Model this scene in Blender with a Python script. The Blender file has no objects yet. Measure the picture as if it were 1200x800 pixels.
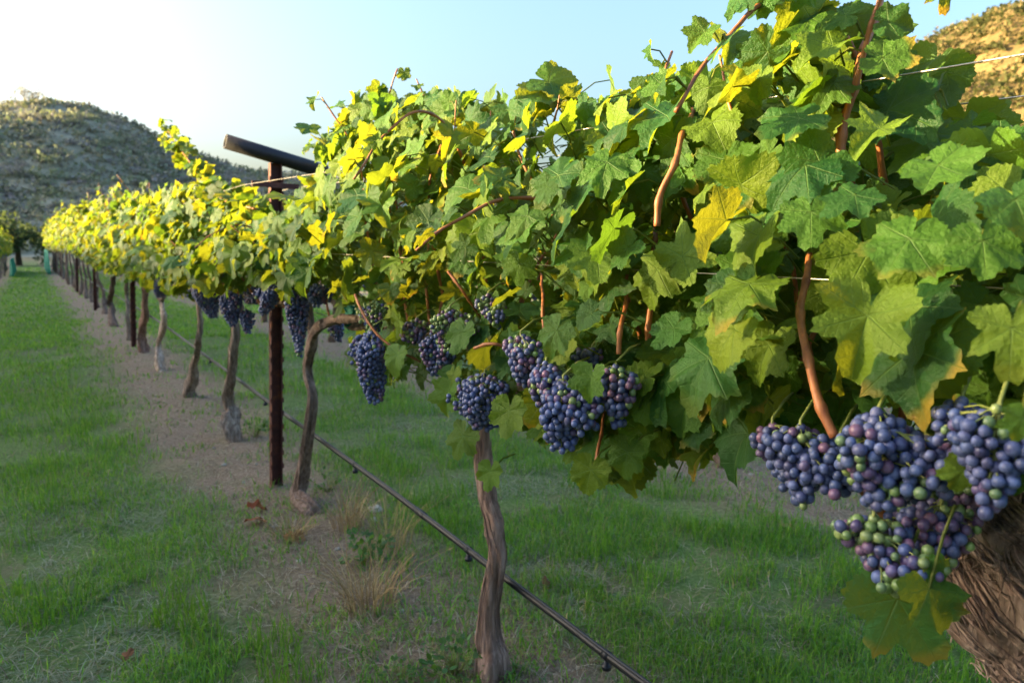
import bpy, math, random
import numpy as np
from mathutils import Vector, noise as mnoise

# ------------------------------------------------------------------ camera, sky, sun, exposure
SC = bpy.context.scene
COL = SC.collection
FPX, CAM_H = 850.0, 1.05
PITCH = math.atan(110 / FPX)
YAW = math.atan(565 / FPX * math.cos(PITCH))
cam_data = bpy.data.cameras.new('camera')
cam = bpy.data.objects.new('camera', cam_data)
COL.objects.link(cam)
cam.location = (0, 0, CAM_H)
cam.rotation_euler = (math.pi / 2 - PITCH, 0, -YAW)
cam_data.sensor_width = 36
cam_data.lens = FPX / 1200 * 36
cam_data.clip_start = 0.05
cam_data.clip_end = 5000
cam_data.dof.use_dof = True
cam_data.dof.focus_distance = 0.95
cam_data.dof.aperture_fstop = 8.0
SC.camera = cam

SUN_AZ, SUN_EL = math.radians(-54), math.radians(11)     # azimuth from +Y towards +X
world = bpy.data.worlds.new('World')
SC.world = world
world.use_nodes = True
wn = world.node_tree
sky = wn.nodes.new('ShaderNodeTexSky')
sky.sky_type = 'NISHITA'
sky.sun_disc = False
sky.sun_elevation = SUN_EL
sky.sun_rotation = SUN_AZ
sky.air_density = 1.15
sky.dust_density = 7.0
sky.ozone_density = 3.0
wn.links.new(sky.outputs[0], wn.nodes['Background'].inputs[0])
wn.nodes['Background'].inputs[1].default_value = 0.10
sl = bpy.data.lights.new('sun', 'SUN')
sl.energy = 3.8
sl.angle = math.radians(0.6)
sl.color = (1.0, 0.74, 0.36)
sun = bpy.data.objects.new('sun', sl)
COL.objects.link(sun)
sd = Vector((math.cos(SUN_EL) * math.sin(SUN_AZ), math.cos(SUN_EL) * math.cos(SUN_AZ), math.sin(SUN_EL)))
sun.rotation_euler = (-sd).to_track_quat('-Z', 'Y').to_euler()
sun.location = (-20, 10, 20)
SC.render.engine = 'CYCLES'
SC.view_settings.view_transform = 'Standard'
SC.view_settings.look = 'None'
SC.view_settings.gamma = 1
SC.view_settings.exposure = 3.0
SC.cycles.use_denoising = True
SC.cycles.max_bounces = 8
SC.cycles.diffuse_bounces = 4
SC.cycles.transmission_bounces = 4
SC.cycles.transparent_max_bounces = 4
SC.cycles.caustics_reflective = False
SC.cycles.caustics_refractive = False

# ------------------------------------------------------------------ measuring: picture point -> point in the place
_s, _c, _sp, _cp = math.sin(YAW), math.cos(YAW), math.sin(PITCH), math.cos(PITCH)
CF = np.array([_s * _cp, _c * _cp, -_sp])
CR = np.array([_c, -_s, 0.0])
CU = np.array([_s * _sp, _c * _sp, _cp])
CAM = np.array([0, 0, CAM_H])


def ray(px, py):
    return CF + CR * (px - 600) / FPX - CU * (py - 400) / FPX


def onx(px, py, X):
    r = ray(px, py)
    return CAM + r * (X / r[0])


def ony(px, py, Y):
    r = ray(px, py)
    return CAM + r * (Y / r[1])


def ong(px, py, z=0.0):
    r = ray(px, py)
    return CAM + r * ((z - CAM_H) / r[2])


def depth(p):
    return float(np.dot(np.asarray(p) - CAM, CF))


ROWX, SPC, ROWGAP = 0.88, 1.36, 1.83
NPR = np.random.default_rng


def smooth(a, b, x):
    t = np.clip((x - a) / (b - a), 0, 1)
    return t * t * (3 - 2 * t)


def vnoise(x, y, seed=0):
    """value noise on arrays, 0..1"""
    x = np.asarray(x, float); y = np.asarray(y, float)
    xi = np.floor(x).astype(np.int64); yi = np.floor(y).astype(np.int64)
    fx = x - xi; fy = y - yi
    fx = fx * fx * (3 - 2 * fx); fy = fy * fy * (3 - 2 * fy)

    def hsh(a, b):
        n = (a * 374761393 + b * 668265263 + seed * 144665) & 0x7fffffff
        n = ((n ^ (n >> 13)) * 1274126177) & 0x7fffffff
        n = n ^ (n >> 16)
        return (n & 0xffff) / 65535.0
    return (hsh(xi, yi) * (1 - fx) + hsh(xi + 1, yi) * fx) * (1 - fy) + (hsh(xi, yi + 1) * (1 - fx) + hsh(xi + 1, yi + 1) * fx) * fy


def fbm(x, y, seed=0, o=4):
    r, a = 0, 0.5
    for i in range(o):
        r = r + a * vnoise(np.asarray(x) * 2 ** i, np.asarray(y) * 2 ** i, seed + i * 7)
        a *= 0.5
    return r / (1 - 0.5 ** o)


# ------------------------------------------------------------------ mesh gathering
class MB:
    def __init__(self):
        self.v, self.f3, self.f4, self.c, self.l = [], [], [], [], []
        self.n = 0

    def add(self, v, f3=None, f4=None, col=(1, 1, 1, 0), luv=(0, 0, 0)):
        v = np.asarray(v, float).reshape(-1, 3)
        k = len(v)
        self.v.append(v)
        if f3 is not None and len(f3):
            self.f3.append(np.asarray(f3, np.int64) + self.n)
        if f4 is not None and len(f4):
            self.f4.append(np.asarray(f4, np.int64) + self.n)
        self.c.append(np.broadcast_to(np.asarray(col, float), (k, 4)))
        self.l.append(np.broadcast_to(np.asarray(luv, float), (k, 3)))
        self.n += k

    def mesh(self, name, mat, smooth_=True, attrs=True):
        me = bpy.data.meshes.new(name)
        v = np.concatenate(self.v)
        me.vertices.add(len(v))
        me.vertices.foreach_set('co', v.astype(np.float32).ravel())
        f3 = np.concatenate(self.f3) if self.f3 else np.zeros((0, 3), np.int64)
        f4 = np.concatenate(self.f4) if self.f4 else np.zeros((0, 4), np.int64)
        loops = np.concatenate([f3.ravel(), f4.ravel()])
        me.loops.add(len(loops))
        me.loops.foreach_set('vertex_index', loops.astype(np.int32))
        np_ = len(f3) + len(f4)
        me.polygons.add(np_)
        st = np.concatenate([np.arange(len(f3)) * 3, len(f3) * 3 + np.arange(len(f4)) * 4])
        me.polygons.foreach_set('loop_start', st.astype(np.int32))
        me.polygons.foreach_set('loop_total', np.concatenate([np.full(len(f3), 3), np.full(len(f4), 4)]).astype(np.int32))
        me.polygons.foreach_set('use_smooth', np.full(np_, smooth_))
        if attrs:
            a = me.attributes.new('tint', 'FLOAT_COLOR', 'POINT')
            a.data.foreach_set('color', np.concatenate(self.c).astype(np.float32).ravel())
            a = me.attributes.new('luv', 'FLOAT_VECTOR', 'POINT')
            a.data.foreach_set('vector', np.concatenate(self.l).astype(np.float32).ravel())
        me.update(calc_edges=True)
        me.validate()
        if mat:
            me.materials.append(mat)
        return me


def link(name, data, parent=None, loc=None):
    o = bpy.data.objects.new(name, data)
    COL.objects.link(o)
    if parent is not None:
        o.parent = parent
    if loc is not None:
        o.location = loc
    return o


def obj(name, mb, mat, parent=None, smooth_=True, loc=None):
    return link(name, mb.mesh(name, mat, smooth_), parent, loc)


def tag(o, label=None, cat=None, group=None, kind=None):
    if label: o['label'] = label
    if cat: o['category'] = cat
    if group: o['group'] = group
    if kind: o['kind'] = kind
    return o


def empty(name, loc, label=None, cat=None, group=None):
    o = link(name, None, None, loc)
    o.empty_display_size = 0.1
    return tag(o, label, cat, group)


def copy_tree(o, parent=None):
    c = o.copy()
    COL.objects.link(c)
    c.parent = parent
    for ch in list(o.children):
        copy_tree(ch, c)
    return c


def frames(P):
    P = np.asarray(P, float)
    T = np.gradient(P, axis=0)
    T /= np.linalg.norm(T, axis=1)[:, None] + 1e-9
    ref = np.array([1.0, 0, 0]) if abs(T[0][0]) < 0.8 else np.array([0, 1.0, 0])
    N = []
    n = ref - T[0] * np.dot(ref, T[0])
    n /= np.linalg.norm(n)
    for t in T:
        n = n - t * np.dot(n, t)
        n /= np.linalg.norm(n) + 1e-9
        N.append(n)
    N = np.array(N)
    return T, N, np.cross(T, N)


def tube(mb, P, R, n=8, col=(1, 1, 1, 0), disp=None, cap=True):
    P = np.asarray(P, float); m = len(P)
    R = np.broadcast_to(np.asarray(R, float), (m,))
    T, N, B = frames(P)
    a = np.arange(n) * 2 * math.pi / n
    rr = np.repeat(R[:, None], n, 1)
    if disp is not None:
        rr = rr * disp(np.arange(m)[:, None] / max(m - 1, 1), a[None, :])
    V = P[:, None] + rr[..., None] * (np.cos(a)[None, :, None] * N[:, None] + np.sin(a)[None, :, None] * B[:, None])
    i = np.arange(m - 1)[:, None] * n; j = np.arange(n)[None, :]; j2 = (j + 1) % n
    f4 = np.stack([i + j, i + j2, i + n + j2, i + n + j], -1).reshape(-1, 4)
    V = V.reshape(-1, 3)
    f3 = []
    if cap:
        V = np.concatenate([V, P[:1], P[-1:]])
        k = m * n
        f3 = [(k, (q + 1) % n, q) for q in range(n)] + [(k + 1, (m - 1) * n + q, (m - 1) * n + (q + 1) % n) for q in range(n)]
    mb.add(V, f3, f4, col)


def resample(P, m, R=None):
    """Catmull-Rom through P (and R), m points"""
    P = np.asarray(P, float)
    if R is not None:
        P = np.concatenate([P, np.asarray(R, float)[:, None]], 1)
    k = len(P)
    Q = np.concatenate([2 * P[:1] - P[1:2], P, 2 * P[-1:] - P[-2:-1]])
    t = np.linspace(0, k - 1 - 1e-6, m)
    i = t.astype(int); u = (t - i)[:, None]
    p0, p1, p2, p3 = Q[i], Q[i + 1], Q[i + 2], Q[i + 3]
    out = 0.5 * (2 * p1 + (p2 - p0) * u + (2 * p0 - 5 * p1 + 4 * p2 - p3) * u ** 2 + (3 * p1 - p0 - 3 * p2 + p3) * u ** 3)
    return (out[:, :3], out[:, 3]) if R is not None else out


def box(mb, c, s, col=(1, 1, 1, 0), bev=0.0, rot=None):
    x, y, z = np.asarray(s) / 2
    if bev:
        pts = []
        for zz, q in ((-z, bev), (-z + bev, 0), (z - bev, 0), (z, bev)):
            pts += [(-x + q, -y + q, zz), (x - q, -y + q, zz), (x - q, y - q, zz), (-x + q, y - q, zz)]
        f = [(3, 2, 1, 0), (12, 13, 14, 15)]
        for r in range(3):
            for q in range(4):
                f.append((r * 4 + q, r * 4 + (q + 1) % 4, r * 4 + 4 + (q + 1) % 4, r * 4 + 4 + q))
    else:
        pts = [(-x, -y, -z), (x, -y, -z), (x, y, -z), (-x, y, -z), (-x, -y, z), (x, -y, z), (x, y, z), (-x, y, z)]
        f = [(3, 2, 1, 0), (4, 5, 6, 7), (0, 1, 5, 4), (1, 2, 6, 5), (2, 3, 7, 6), (3, 0, 4, 7)]
    pts = np.array(pts, float)
    if rot is not None:
        pts = pts @ np.asarray(rot).T
    mb.add(pts + np.asarray(c), None, f, col)


# ------------------------------------------------------------------ materials
class NT:
    def __init__(self, name):
        self.m = bpy.data.materials.new(name)
        self.m.use_nodes = True
        self.t = self.m.node_tree
        self.t.nodes.clear()
        self.out = self.n('ShaderNodeOutputMaterial')

    def n(self, typ, **kw):
        nd = self.t.nodes.new(typ)
        for k, v in kw.items():
            setattr(nd, k, v)
        return nd

    def put(self, sock, v):
        if isinstance(v, bpy.types.NodeSocket):
            self.t.links.new(v, sock)
        elif v is not None:
            if isinstance(v, (tuple, list)) and len(v) == 3 and sock.type == 'RGBA':
                v = tuple(v) + (1,)
            sock.default_value = v

    def math(self, op, a, b=None, c=None, clamp=False):
        nd = self.n('ShaderNodeMath', operation=op, use_clamp=clamp)
        for s, v in zip(nd.inputs, (a, b, c)):
            self.put(s, v)
        return nd.outputs[0]

    def mix(self, f, a, b, mode='MIX'):
        nd = self.n('ShaderNodeMix', data_type='RGBA', blend_type=mode)
        self.put(nd.inputs[0], f); self.put(nd.inputs[6], a); self.put(nd.inputs[7], b)
        return nd.outputs[2]

    def noise(self, scale, detail=3, rough=0.55, vec=None, out=0):
        nd = self.n('ShaderNodeTexNoise')
        nd.inputs['Scale'].default_value = scale
        nd.inputs['Detail'].default_value = detail
        nd.inputs['Roughness'].default_value = rough
        if vec is not None: self.put(nd.inputs['Vector'], vec)
        return nd.outputs[out]

    def ramp(self, f, *stops):
        nd = self.n('ShaderNodeValToRGB')
        e = nd.color_ramp.elements
        while len(e) < len(stops): e.new(0.5)
        for q, (p, c) in zip(e, stops):
            q.position = p
            q.color = tuple(c) + (1,) if len(c) == 3 else c
        self.put(nd.inputs[0], f)
        return nd.outputs[0]

    def range(self, v, a, b, c=0.0, d=1.0):
        nd = self.n('ShaderNodeMapRange')
        for s, q in zip(nd.inputs, (v, a, b, c, d)): self.put(s, q)
        return nd.outputs[0]

    def coord(self, which='Object', scale=None):
        o = self.n('ShaderNodeTexCoord').outputs[which]
        if scale is not None:
            mp = self.n('ShaderNodeMapping')
            mp.inputs['Scale'].default_value = scale
            self.put(mp.inputs[0], o)
            o = mp.outputs[0]
        return o

    def attr(self, name, out='Color'):
        return self.n('ShaderNodeAttribute', attribute_name=name).outputs[out]

    def bump(self, h, strength, dist=0.01, normal=None):
        nd = self.n('ShaderNodeBump')
        nd.inputs['Strength'].default_value = strength
        nd.inputs['Distance'].default_value = dist
        self.put(nd.inputs['Height'], h)
        if normal is not None: self.put(nd.inputs['Normal'], normal)
        return nd.outputs[0]

    def pbr(self, col, rough=0.6, metal=0.0, normal=None, spec=0.5, **kw):
        nd = self.n('ShaderNodeBsdfPrincipled')
        self.put(nd.inputs['Base Color'], col); self.put(nd.inputs['Roughness'], rough)
        self.put(nd.inputs['Metallic'], metal); self.put(nd.inputs['Normal'], normal)
        self.put(nd.inputs['Specular IOR Level'], spec)
        for k, v in kw.items(): self.put(nd.inputs[k], v)
        return nd.outputs[0]

    def done(self, sh):
        self.t.links.new(sh, self.out.inputs[0])
        return self.m


def mat_leaf():
    m = NT('vine_leaf')
    tint = m.attr('tint')
    rnd = m.attr('tint', 'Alpha')
    luv = m.attr('luv', 'Vector')
    sx = m.n('ShaderNodeSeparateXYZ'); m.put(sx.inputs[0], luv)
    x, y, age = sx.outputs
    ax = m.math('ABSOLUTE', x)
    ang = m.math('ARCTAN2', ax, y)
    r = m.math('SQRT', m.math('ADD', m.math('MULTIPLY', x, x), m.math('MULTIPLY', y, y)))
    d = m.math('ADD', m.math('MULTIPLY', m.math('GREATER_THAN', ang, 0.46), 0.92),
               m.math('MULTIPLY', m.math('GREATER_THAN', ang, 1.38), 0.94))
    psi = m.math('SUBTRACT', ang, d)
    t = m.math('MULTIPLY', r, m.math('COSINE', psi))
    p = m.math('ABSOLUTE', m.math('MULTIPLY', r, m.math('SINE', psi)))
    w = m.math('MULTIPLY_ADD', r, -0.015, 0.023)
    v1 = m.math('SUBTRACT', 1.0, m.math('DIVIDE', p, w), clamp=True)
    sec = m.math('SINE', m.math('MULTIPLY', m.math('SUBTRACT', t, m.math('MULTIPLY', p, 0.75)), 34.0))
    v2 = m.math('MULTIPLY', m.range(sec, 0.93, 1.0), 0.30)
    vein = m.math('MAXIMUM', v1, v2)
    va = m.n('ShaderNodeVectorMath', operation='SCALE')
    m.put(va.inputs[0], m.coord('Object')); va.inputs[3].default_value = 22
    n1 = m.noise(1.0, 3, 0.6, va.outputs[0])
    base = m.mix(m.range(n1, 0.3, 0.75, 0.0, 0.55), tint, m.mix(0.30, tint, (0.085, 0.19, 0.022)))
    # ageing margin
    edge = m.math('MULTIPLY', m.range(m.math('ADD', r, m.math('MULTIPLY', n1, 0.7)), 1.08, 1.25), age, clamp=True)
    base = m.mix(edge, base, (0.36, 0.24, 0.03))
    spot = m.math('MULTIPLY', m.range(m.noise(2.2, 2, 0.5, va.outputs[0]), 0.70, 0.74), m.math('MULTIPLY', age, 0.7))
    base = m.mix(spot, base, (0.16, 0.06, 0.02))
    top = m.mix(m.math('MULTIPLY', vein, 0.6), base, (0.17, 0.28, 0.07))
    back = m.n('ShaderNodeNewGeometry').outputs['Backfacing']
    col = m.mix(m.math('MULTIPLY', back, 0.45), top, (0.12, 0.21, 0.07))
    fine = m.noise(5.0, 3, 0.6, va.outputs[0])
    crk = m.noise(6.5, 4, 0.6, luv)
    hgt = m.math('SUBTRACT', m.math('ADD', m.math('MULTIPLY', fine, 0.5), m.math('MULTIPLY', crk, 1.3)), m.math('MULTIPLY', vein, 0.5))
    nrm = m.bump(hgt, 0.55, 0.005)
    pb = m.pbr(col, m.range(n1, 0.2, 0.8, 0.40, 0.60), 0, nrm, 0.22)
    tr = m.n('ShaderNodeBsdfTranslucent')
    tc = m.mix(m.math('MULTIPLY', vein, 0.45), m.mix(rnd, (0.19, 0.35, 0.018), (0.48, 0.43, 0.014)), (0.16, 0.24, 0.02))
    tc = m.mix(edge, tc, (0.6, 0.32, 0.03))
    m.put(tr.inputs[0], tc); m.put(tr.inputs[1], nrm)
    ms = m.n('ShaderNodeMixShader'); ms.inputs[0].default_value = 0.42
    m.t.links.new(pb, ms.inputs[1]); m.t.links.new(tr.outputs[0], ms.inputs[2])
    return m.done(ms.outputs[0])


def mat_bark():
    m = NT('vine_bark')
    co = m.coord('Object')
    st = m.coord('Object', (60, 60, 5))
    n1 = m.noise(1.0, 6, 0.65, st)
    n2 = m.noise(14, 4, 0.6, co)
    tint = m.attr('tint')
    c = m.ramp(n1, (0.26, (0.055, 0.040, 0.033)), (0.44, (0.19, 0.145, 0.118)), (0.58, (0.34, 0.27, 0.23)), (0.74, (0.52, 0.45, 0.41)))
    c = m.mix(m.range(n2, 0.45, 0.7, 0, 0.5), c, (0.20, 0.115, 0.08))
    c = m.mix(1.0, c, tint, 'MULTIPLY')
    nb = m.bump(n1, 1.0, 0.012)
    return m.done(m.pbr(c, 0.85, 0, nb, 0.25))


def mat_cane(name, a, b):
    m = NT(name)
    n = m.noise(1, 4, 0.6, m.coord('Object', (90, 90, 12)))
    c = m.ramp(n, (0.3, a), (0.7, b))
    return m.done(m.pbr(c, 0.5, 0, m.bump(n, 0.3, 0.003), 0.4))


def mat_berry():
    m = NT('grape_skin')
    t = m.attr('tint')
    ripe = m.attr('tint', 'Alpha')
    co = m.coord('Object')
    n = m.noise(130, 4, 0.65, co)
    n2 = m.noise(300, 2, 0.5, co)
    bl = m.math('MULTIPLY', m.math('MULTIPLY', m.range(n, 0.3, 0.62, 0.25, 1.0), m.range(n2, 0.25, 0.6, 0.8, 1.0)), ripe)
    c = m.mix(m.math('MULTIPLY', bl, 0.66), t, m.mix(m.range(m.noise(40, 2, .5, co), .35, .65), (0.15, 0.24, 0.52), (0.22, 0.26, 0.48)))
    sh = m.pbr(c, m.range(bl, 0, 1, 0.28, 0.60), 0, None, 0.5)
    return m.done(sh)


def mat_plain(name, c, rough=0.6, metal=0.0, var=0.25, sc=30, bump=0.15, spec=0.5):
    m = NT(name)
    n = m.noise(sc, 4, 0.6, m.coord('Object'))
    c2 = tuple(q * (1 - var) for q in c); c1 = tuple(min(1, q * (1 + var)) for q in c)
    col = m.ramp(n, (0.3, c2), (0.7, c1))
    return m.done(m.pbr(col, m.range(n, 0.2, 0.8, rough - 0.1, rough + 0.12), metal, m.bump(n, bump, 0.004), spec))


def mat_rust():
    m = NT('rusty_steel')
    co = m.coord('Object')
    n = m.noise(22, 5, 0.65, co); n2 = m.noise(160, 3, 0.6, co)
    c = m.ramp(n, (0.3, (0.06, 0.027, 0.026)), (0.55, (0.12, 0.045, 0.036)), (0.72, (0.26, 0.085, 0.035)))
    c = m.mix(m.range(n2, 0.5, 0.75, 0, 0.4), c, (0.10, 0.045, 0.03))
    return m.done(m.pbr(c, 0.75, 0.25, m.bump(n2, 0.4, 0.003), 0.3))


def mat_tint(name, rough=0.7, trans=0.0, tcol=(0.3, 0.4, 0.03), spec=0.3):
    m = NT(name)
    t = m.attr('tint')
    sh = m.pbr(t, rough, 0, None, spec)
    if trans:
        tr = m.n('ShaderNodeBsdfTranslucent')
        m.put(tr.inputs[0], m.mix(0.5, t, tcol))
        ms = m.n('ShaderNodeMixShader'); ms.inputs[0].default_value = trans
        m.t.links.new(sh, ms.inputs[1]); m.t.links.new(tr.outputs[0], ms.inputs[2])
        sh = ms.outputs[0]
    return m.done(sh)


def mat_ground():
    m = NT('vineyard_soil')
    co = m.coord('Object')
    sx = m.n('ShaderNodeSeparateXYZ'); m.put(sx.inputs[0], co)
    X, Y = sx.outputs[0], sx.outputs[1]
    wob = m.math('MULTIPLY', m.math('SUBTRACT', m.noise(1.3, 4, 0.6, co), 0.5), 0.55)
    # distance to the nearest row line
    u = m.math('DIVIDE', m.math('SUBTRACT', m.math('ADD', X, wob), ROWX - 0.06), ROWGAP)
    fr = m.math('ABSOLUTE', m.math('SUBTRACT', m.math('FRACT', m.math('ADD', u, 100.5)), 0.5))
    strip = m.range(m.math('MULTIPLY', fr, ROWGAP), 0.20, 0.50, 1.0, 0.0)
    n1 = m.noise(9, 6, 0.65, co); n2 = m.noise(70, 5, 0.7, co); n3 = m.noise(2.4, 4, 0.6, co)
    dirt = m.ramp(n2, (0.3, (0.10, 0.070, 0.048)), (0.5, (0.26, 0.19, 0.135)), (0.72, (0.45, 0.36, 0.27)))
    dirt = m.mix(m.range(n1, 0.4, 0.65, 0, 0.6), dirt, (0.27, 0.195, 0.14))
    thatch = m.ramp(n2, (0.3, (0.060, 0.085, 0.028)), (0.5, (0.12, 0.19, 0.05)), (0.75, (0.25, 0.26, 0.13)))
    thatch = m.mix(m.range(n3, 0.52, 0.68, 0, 0.6), thatch, (0.17, 0.135, 0.085))
    c = m.mix(m.math('MULTIPLY', strip, m.range(n1, 0.25, 0.5, 0.6, 1.0)), thatch, dirt)
    # beyond the plot: dry veld
    far = m.range(m.n('ShaderNodeVectorMath', operation='LENGTH').outputs[1], 0, 1)
    ln = m.n('ShaderNodeVectorMath', operation='LENGTH'); m.put(ln.inputs[0], co)
    far = m.range(ln.outputs[1], 55, 75)
    c = m.mix(far, c, m.ramp(n3, (0.35, (0.10, 0.10, 0.05)), (0.65, (0.26, 0.21, 0.12))))
    h = m.math('ADD', m.math('MULTIPLY', n2, 0.5), n1)
    return m.done(m.pbr(c, 0.95, 0, m.bump(h, 0.8, 0.02), 0.15))


def mat_hill(name, a, b, d):
    m = NT(name)
    co = m.coord('Object')
    n1 = m.noise(0.05, 5, 0.6, co); n2 = m.noise(0.35, 5, 0.7, co); n3 = m.noise(1.6, 3, 0.6, co)
    c = m.ramp(n2, (0.32, d), (0.46, a), (0.68, b))
    c = m.mix(m.range(n1, 0.4, 0.65, 0, 0.45), c, a)
    c = m.mix(m.range(n3, 0.5, 0.7, 0, 0.35), c, d)
    return m.done(m.pbr(c, 0.95, 0, m.bump(m.math('ADD', n2, m.math('MULTIPLY', n3, 0.4)), 0.4, 0.5), 0.1))


LEAF = mat_leaf()
BARK = mat_bark()
CANE = mat_cane('shoot_bark', (0.20, 0.065, 0.026), (0.46, 0.17, 0.055))
GREENSTEM = mat_cane('green_stem', (0.16, 0.20, 0.04), (0.26, 0.27, 0.07))
BERRY = mat_berry()
RUST = mat_rust()
PIPE = mat_plain('painted_pipe', (0.022, 0.020, 0.026), 0.5, 0.35, 0.3, 40, 0.15)
HOSE = mat_plain('black_hose', (0.008, 0.009, 0.014), 0.45, 0, 0.3, 18, 0.1, 0.35)
WIRE = mat_plain('galvanised_wire', (0.42, 0.38, 0.33), 0.4, 0.8, 0.25, 60, 0.1)
NET = mat_tint('bird_net', 0.7, 0.35, (0.05, 0.4, 0.3))
GRASS = mat_tint('grass_blade', 0.45, 0.40, (0.28, 0.48, 0.03), 0.4)
DRYG = mat_tint('dry_stalk', 0.8, 0.15, (0.4, 0.3, 0.15), 0.2)
SHRUB = mat_tint('scrub_leaf', 0.8, 0.32, (0.2, 0.25, 0.06), 0.2)
STONE = mat_plain('pale_stone', (0.42, 0.38, 0.33), 0.9, 0, 0.3, 45, 0.5, 0.2)

# ------------------------------------------------------------------ ground and hills


def gz(x, y):
    x = np.asarray(x, float); y = np.asarray(y, float)
    near = 1 - smooth(30, 60, np.hypot(x, y))
    shade_bank = 9.75 * smooth(-20, -36, x) * (1 - smooth(115, 165, np.abs(y)))      # unseen rise on the left, added to keep low sun off the ground
    return shade_bank + near * ((fbm(x * 1.7, y * 1.7, 5, 4) - 0.5) * 0.05 + (fbm(x * 0.35 + 9, y * 0.35, 8, 2) - 0.5) * 0.05)


def axis(lo, hi):
    a = [0.0]
    st = 0.05
    while a[-1] < hi:
        a.append(a[-1] + st)
        if a[-1] > 5: st *= 1.07
    b = [0.0]; st = 0.08
    while b[-1] > lo:
        b.append(b[-1] - st)
        if b[-1] > -20 or b[-1] < -40: st *= 1.07
    return np.array(b[::-1][:-1] + a)


def grid_mesh(name, X, Y, Z, mat):
    mb = MB()
    h, w = X.shape
    i = np.arange(h - 1)[:, None] * w + np.arange(w - 1)[None]
    mb.add(np.stack([X, Y, Z], -1).reshape(-1, 3), None, np.stack([i, i + 1, i + w + 1, i + w], -1).reshape(-1, 4))
    return obj(name, mb, mat)


gx, gy = np.meshgrid(axis(-900, 900), axis(-900, 900))
g = grid_mesh('ground', gx, gy, gz(gx, gy), mat_ground())
tag(g, kind='structure')

# ridge lines: azimuth (deg from the row direction) -> elevation (deg)
LR = np.array([(-75, 1.0), (-50, 3.0), (-36, 4.5), (-22, 6.5), (-12, 7.9), (-5, 8.5), (-0.9, 8.75), (0.9, 9.25), (2.4, 9.2), (3.75, 9.36), (6.2, 8.6), (8.8, 7.07), (13.7, 5.6), (19.5, 5.3), (26, 3.6), (34, 0.5), (40, -1)])
RR = np.array([(22, -1.0), (30, 1.5), (38, 4.3), (47.5, 8.6), (55, 11.0), (61.8, 13.0), (64.2, 13.95), (67.3, 14.8), (76, 17), (95, 16), (115, 9), (130, 0)])


def hill_h(az, d, ridge, d0, d1, seed):
    e = np.interp(az, ridge[:, 0], ridge[:, 1])
    H = d1 * np.tan(np.radians(e)) + CAM_H
    t = (d - d0) / (d1 - d0)
    prof = np.where(t < 1, smooth(-0.15, 1.0, t) * 0.35 + np.clip(t, 0, 1) * 0.65, 1 - 0.55 * smooth(1.0, 2.6, t))
    x = d * np.sin(np.radians(az)); y = d * np.cos(np.radians(az))
    n = (fbm(x / 22, y / 22, seed, 5) - 0.5) * 0.30 * np.sin(np.clip(t, 0, 1) * math.pi) + (fbm(x / 5, y / 5, seed + 3, 3) - 0.5) * 0.05
    return np.where(t < -0.1, -1.0, np.maximum(H, -1) * (prof + n * (0.15 + 0.85 * smooth(0, .3, t)))) - 0.3


def make_hill(ridge, d0, d1, seed, mat, na, nd):
    az = np.linspace(ridge[0, 0], ridge[-1, 0], na)
    d = np.linspace(d0 * 0.97, d0 + (d1 - d0) * 2.6, nd)
    A, Dd = np.meshgrid(az, d)
    Z = hill_h(A, Dd, ridge, d0, d1, seed)
    o = grid_mesh('hill', Dd * np.sin(np.radians(A)), Dd * np.cos(np.radians(A)), Z, mat)
    return tag(o, kind='structure')


LH = (LR, 100.0, 165.0, 11)
RH = (RR, 110.0, 260.0, 31)
hl = make_hill(*LH, mat_hill('scrub_slope', (0.27, 0.255, 0.18), (0.37, 0.34, 0.25), (0.23, 0.225, 0.16)), 420, 110)
hr = make_hill(*RH, mat_hill('golden_slope', (0.15, 0.105, 0.045), (0.20, 0.145, 0.066), (0.075, 0.068, 0.027)), 260, 110)


def leaf_blob(seed, n, kind=0):
    """a bush of many small leaf faces spread through an uneven volume, radius about 1"""
    r = NPR(seed)
    mb = MB()
    lob = r.normal(size=(7, 3)) * (0.45, 0.45, 0.22) + (0, 0, 0.45)
    rad = r.uniform(0.28, 0.55, 7)
    k = r.integers(0, 7, n)
    u = r.normal(size=(n, 3)); u /= np.linalg.norm(u, axis=1)[:, None]
    p = lob[k] + u * (rad[k] * r.uniform(0.55, 1.05, n))[:, None]
    p[:, 2] = np.maximum(p[:, 2], 0.02)
    s = r.uniform(0.045, 0.085, n)[:, None]
    a = r.normal(size=(n, 3)); a /= np.linalg.norm(a, axis=1)[:, None]
    b = np.cross(a, r.normal(size=(n, 3))); b /= np.linalg.norm(b, axis=1)[:, None]
    V = np.stack([p - a * s, p + b * s * .6, p + a * s, p - b * s * .6], 1).reshape(-1, 3)
    F = np.arange(4 * n).reshape(-1, 4)
    base = np.array([(0.27, 0.29, 0.19), (0.31, 0.28, 0.28), (0.22, 0.26, 0.15), (0.20, 0.17, 0.115), (0.045, 0.048, 0.015)][kind])
    c = base[None] * r.uniform(0.6, 1.5, (n, 1)) * np.array([1, 1, 1]) + 0
    c = np.concatenate([c, np.zeros((n, 1))], 1)
    mb.add(V, None, F, np.repeat(c, 4, 0))
    for q in range(4):
        aa = q * 1.7
        tube(mb, [(0, 0, -0.15), (0.1 * math.cos(aa), 0.1 * math.sin(aa), 0.25), (0.35 * math.cos(aa), 0.35 * math.sin(aa), 0.6)], [0.04, 0.03, 0.01], 5, (0.10, 0.08, 0.06, 0))
    return mb.mesh('scrub_bush', SHRUB, False)


bush_me = [leaf_blob(100 + i, 600, i % 4) for i in range(6)]
gold_me = [leaf_blob(150 + i, 420, 4) for i in range(3)]


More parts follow.
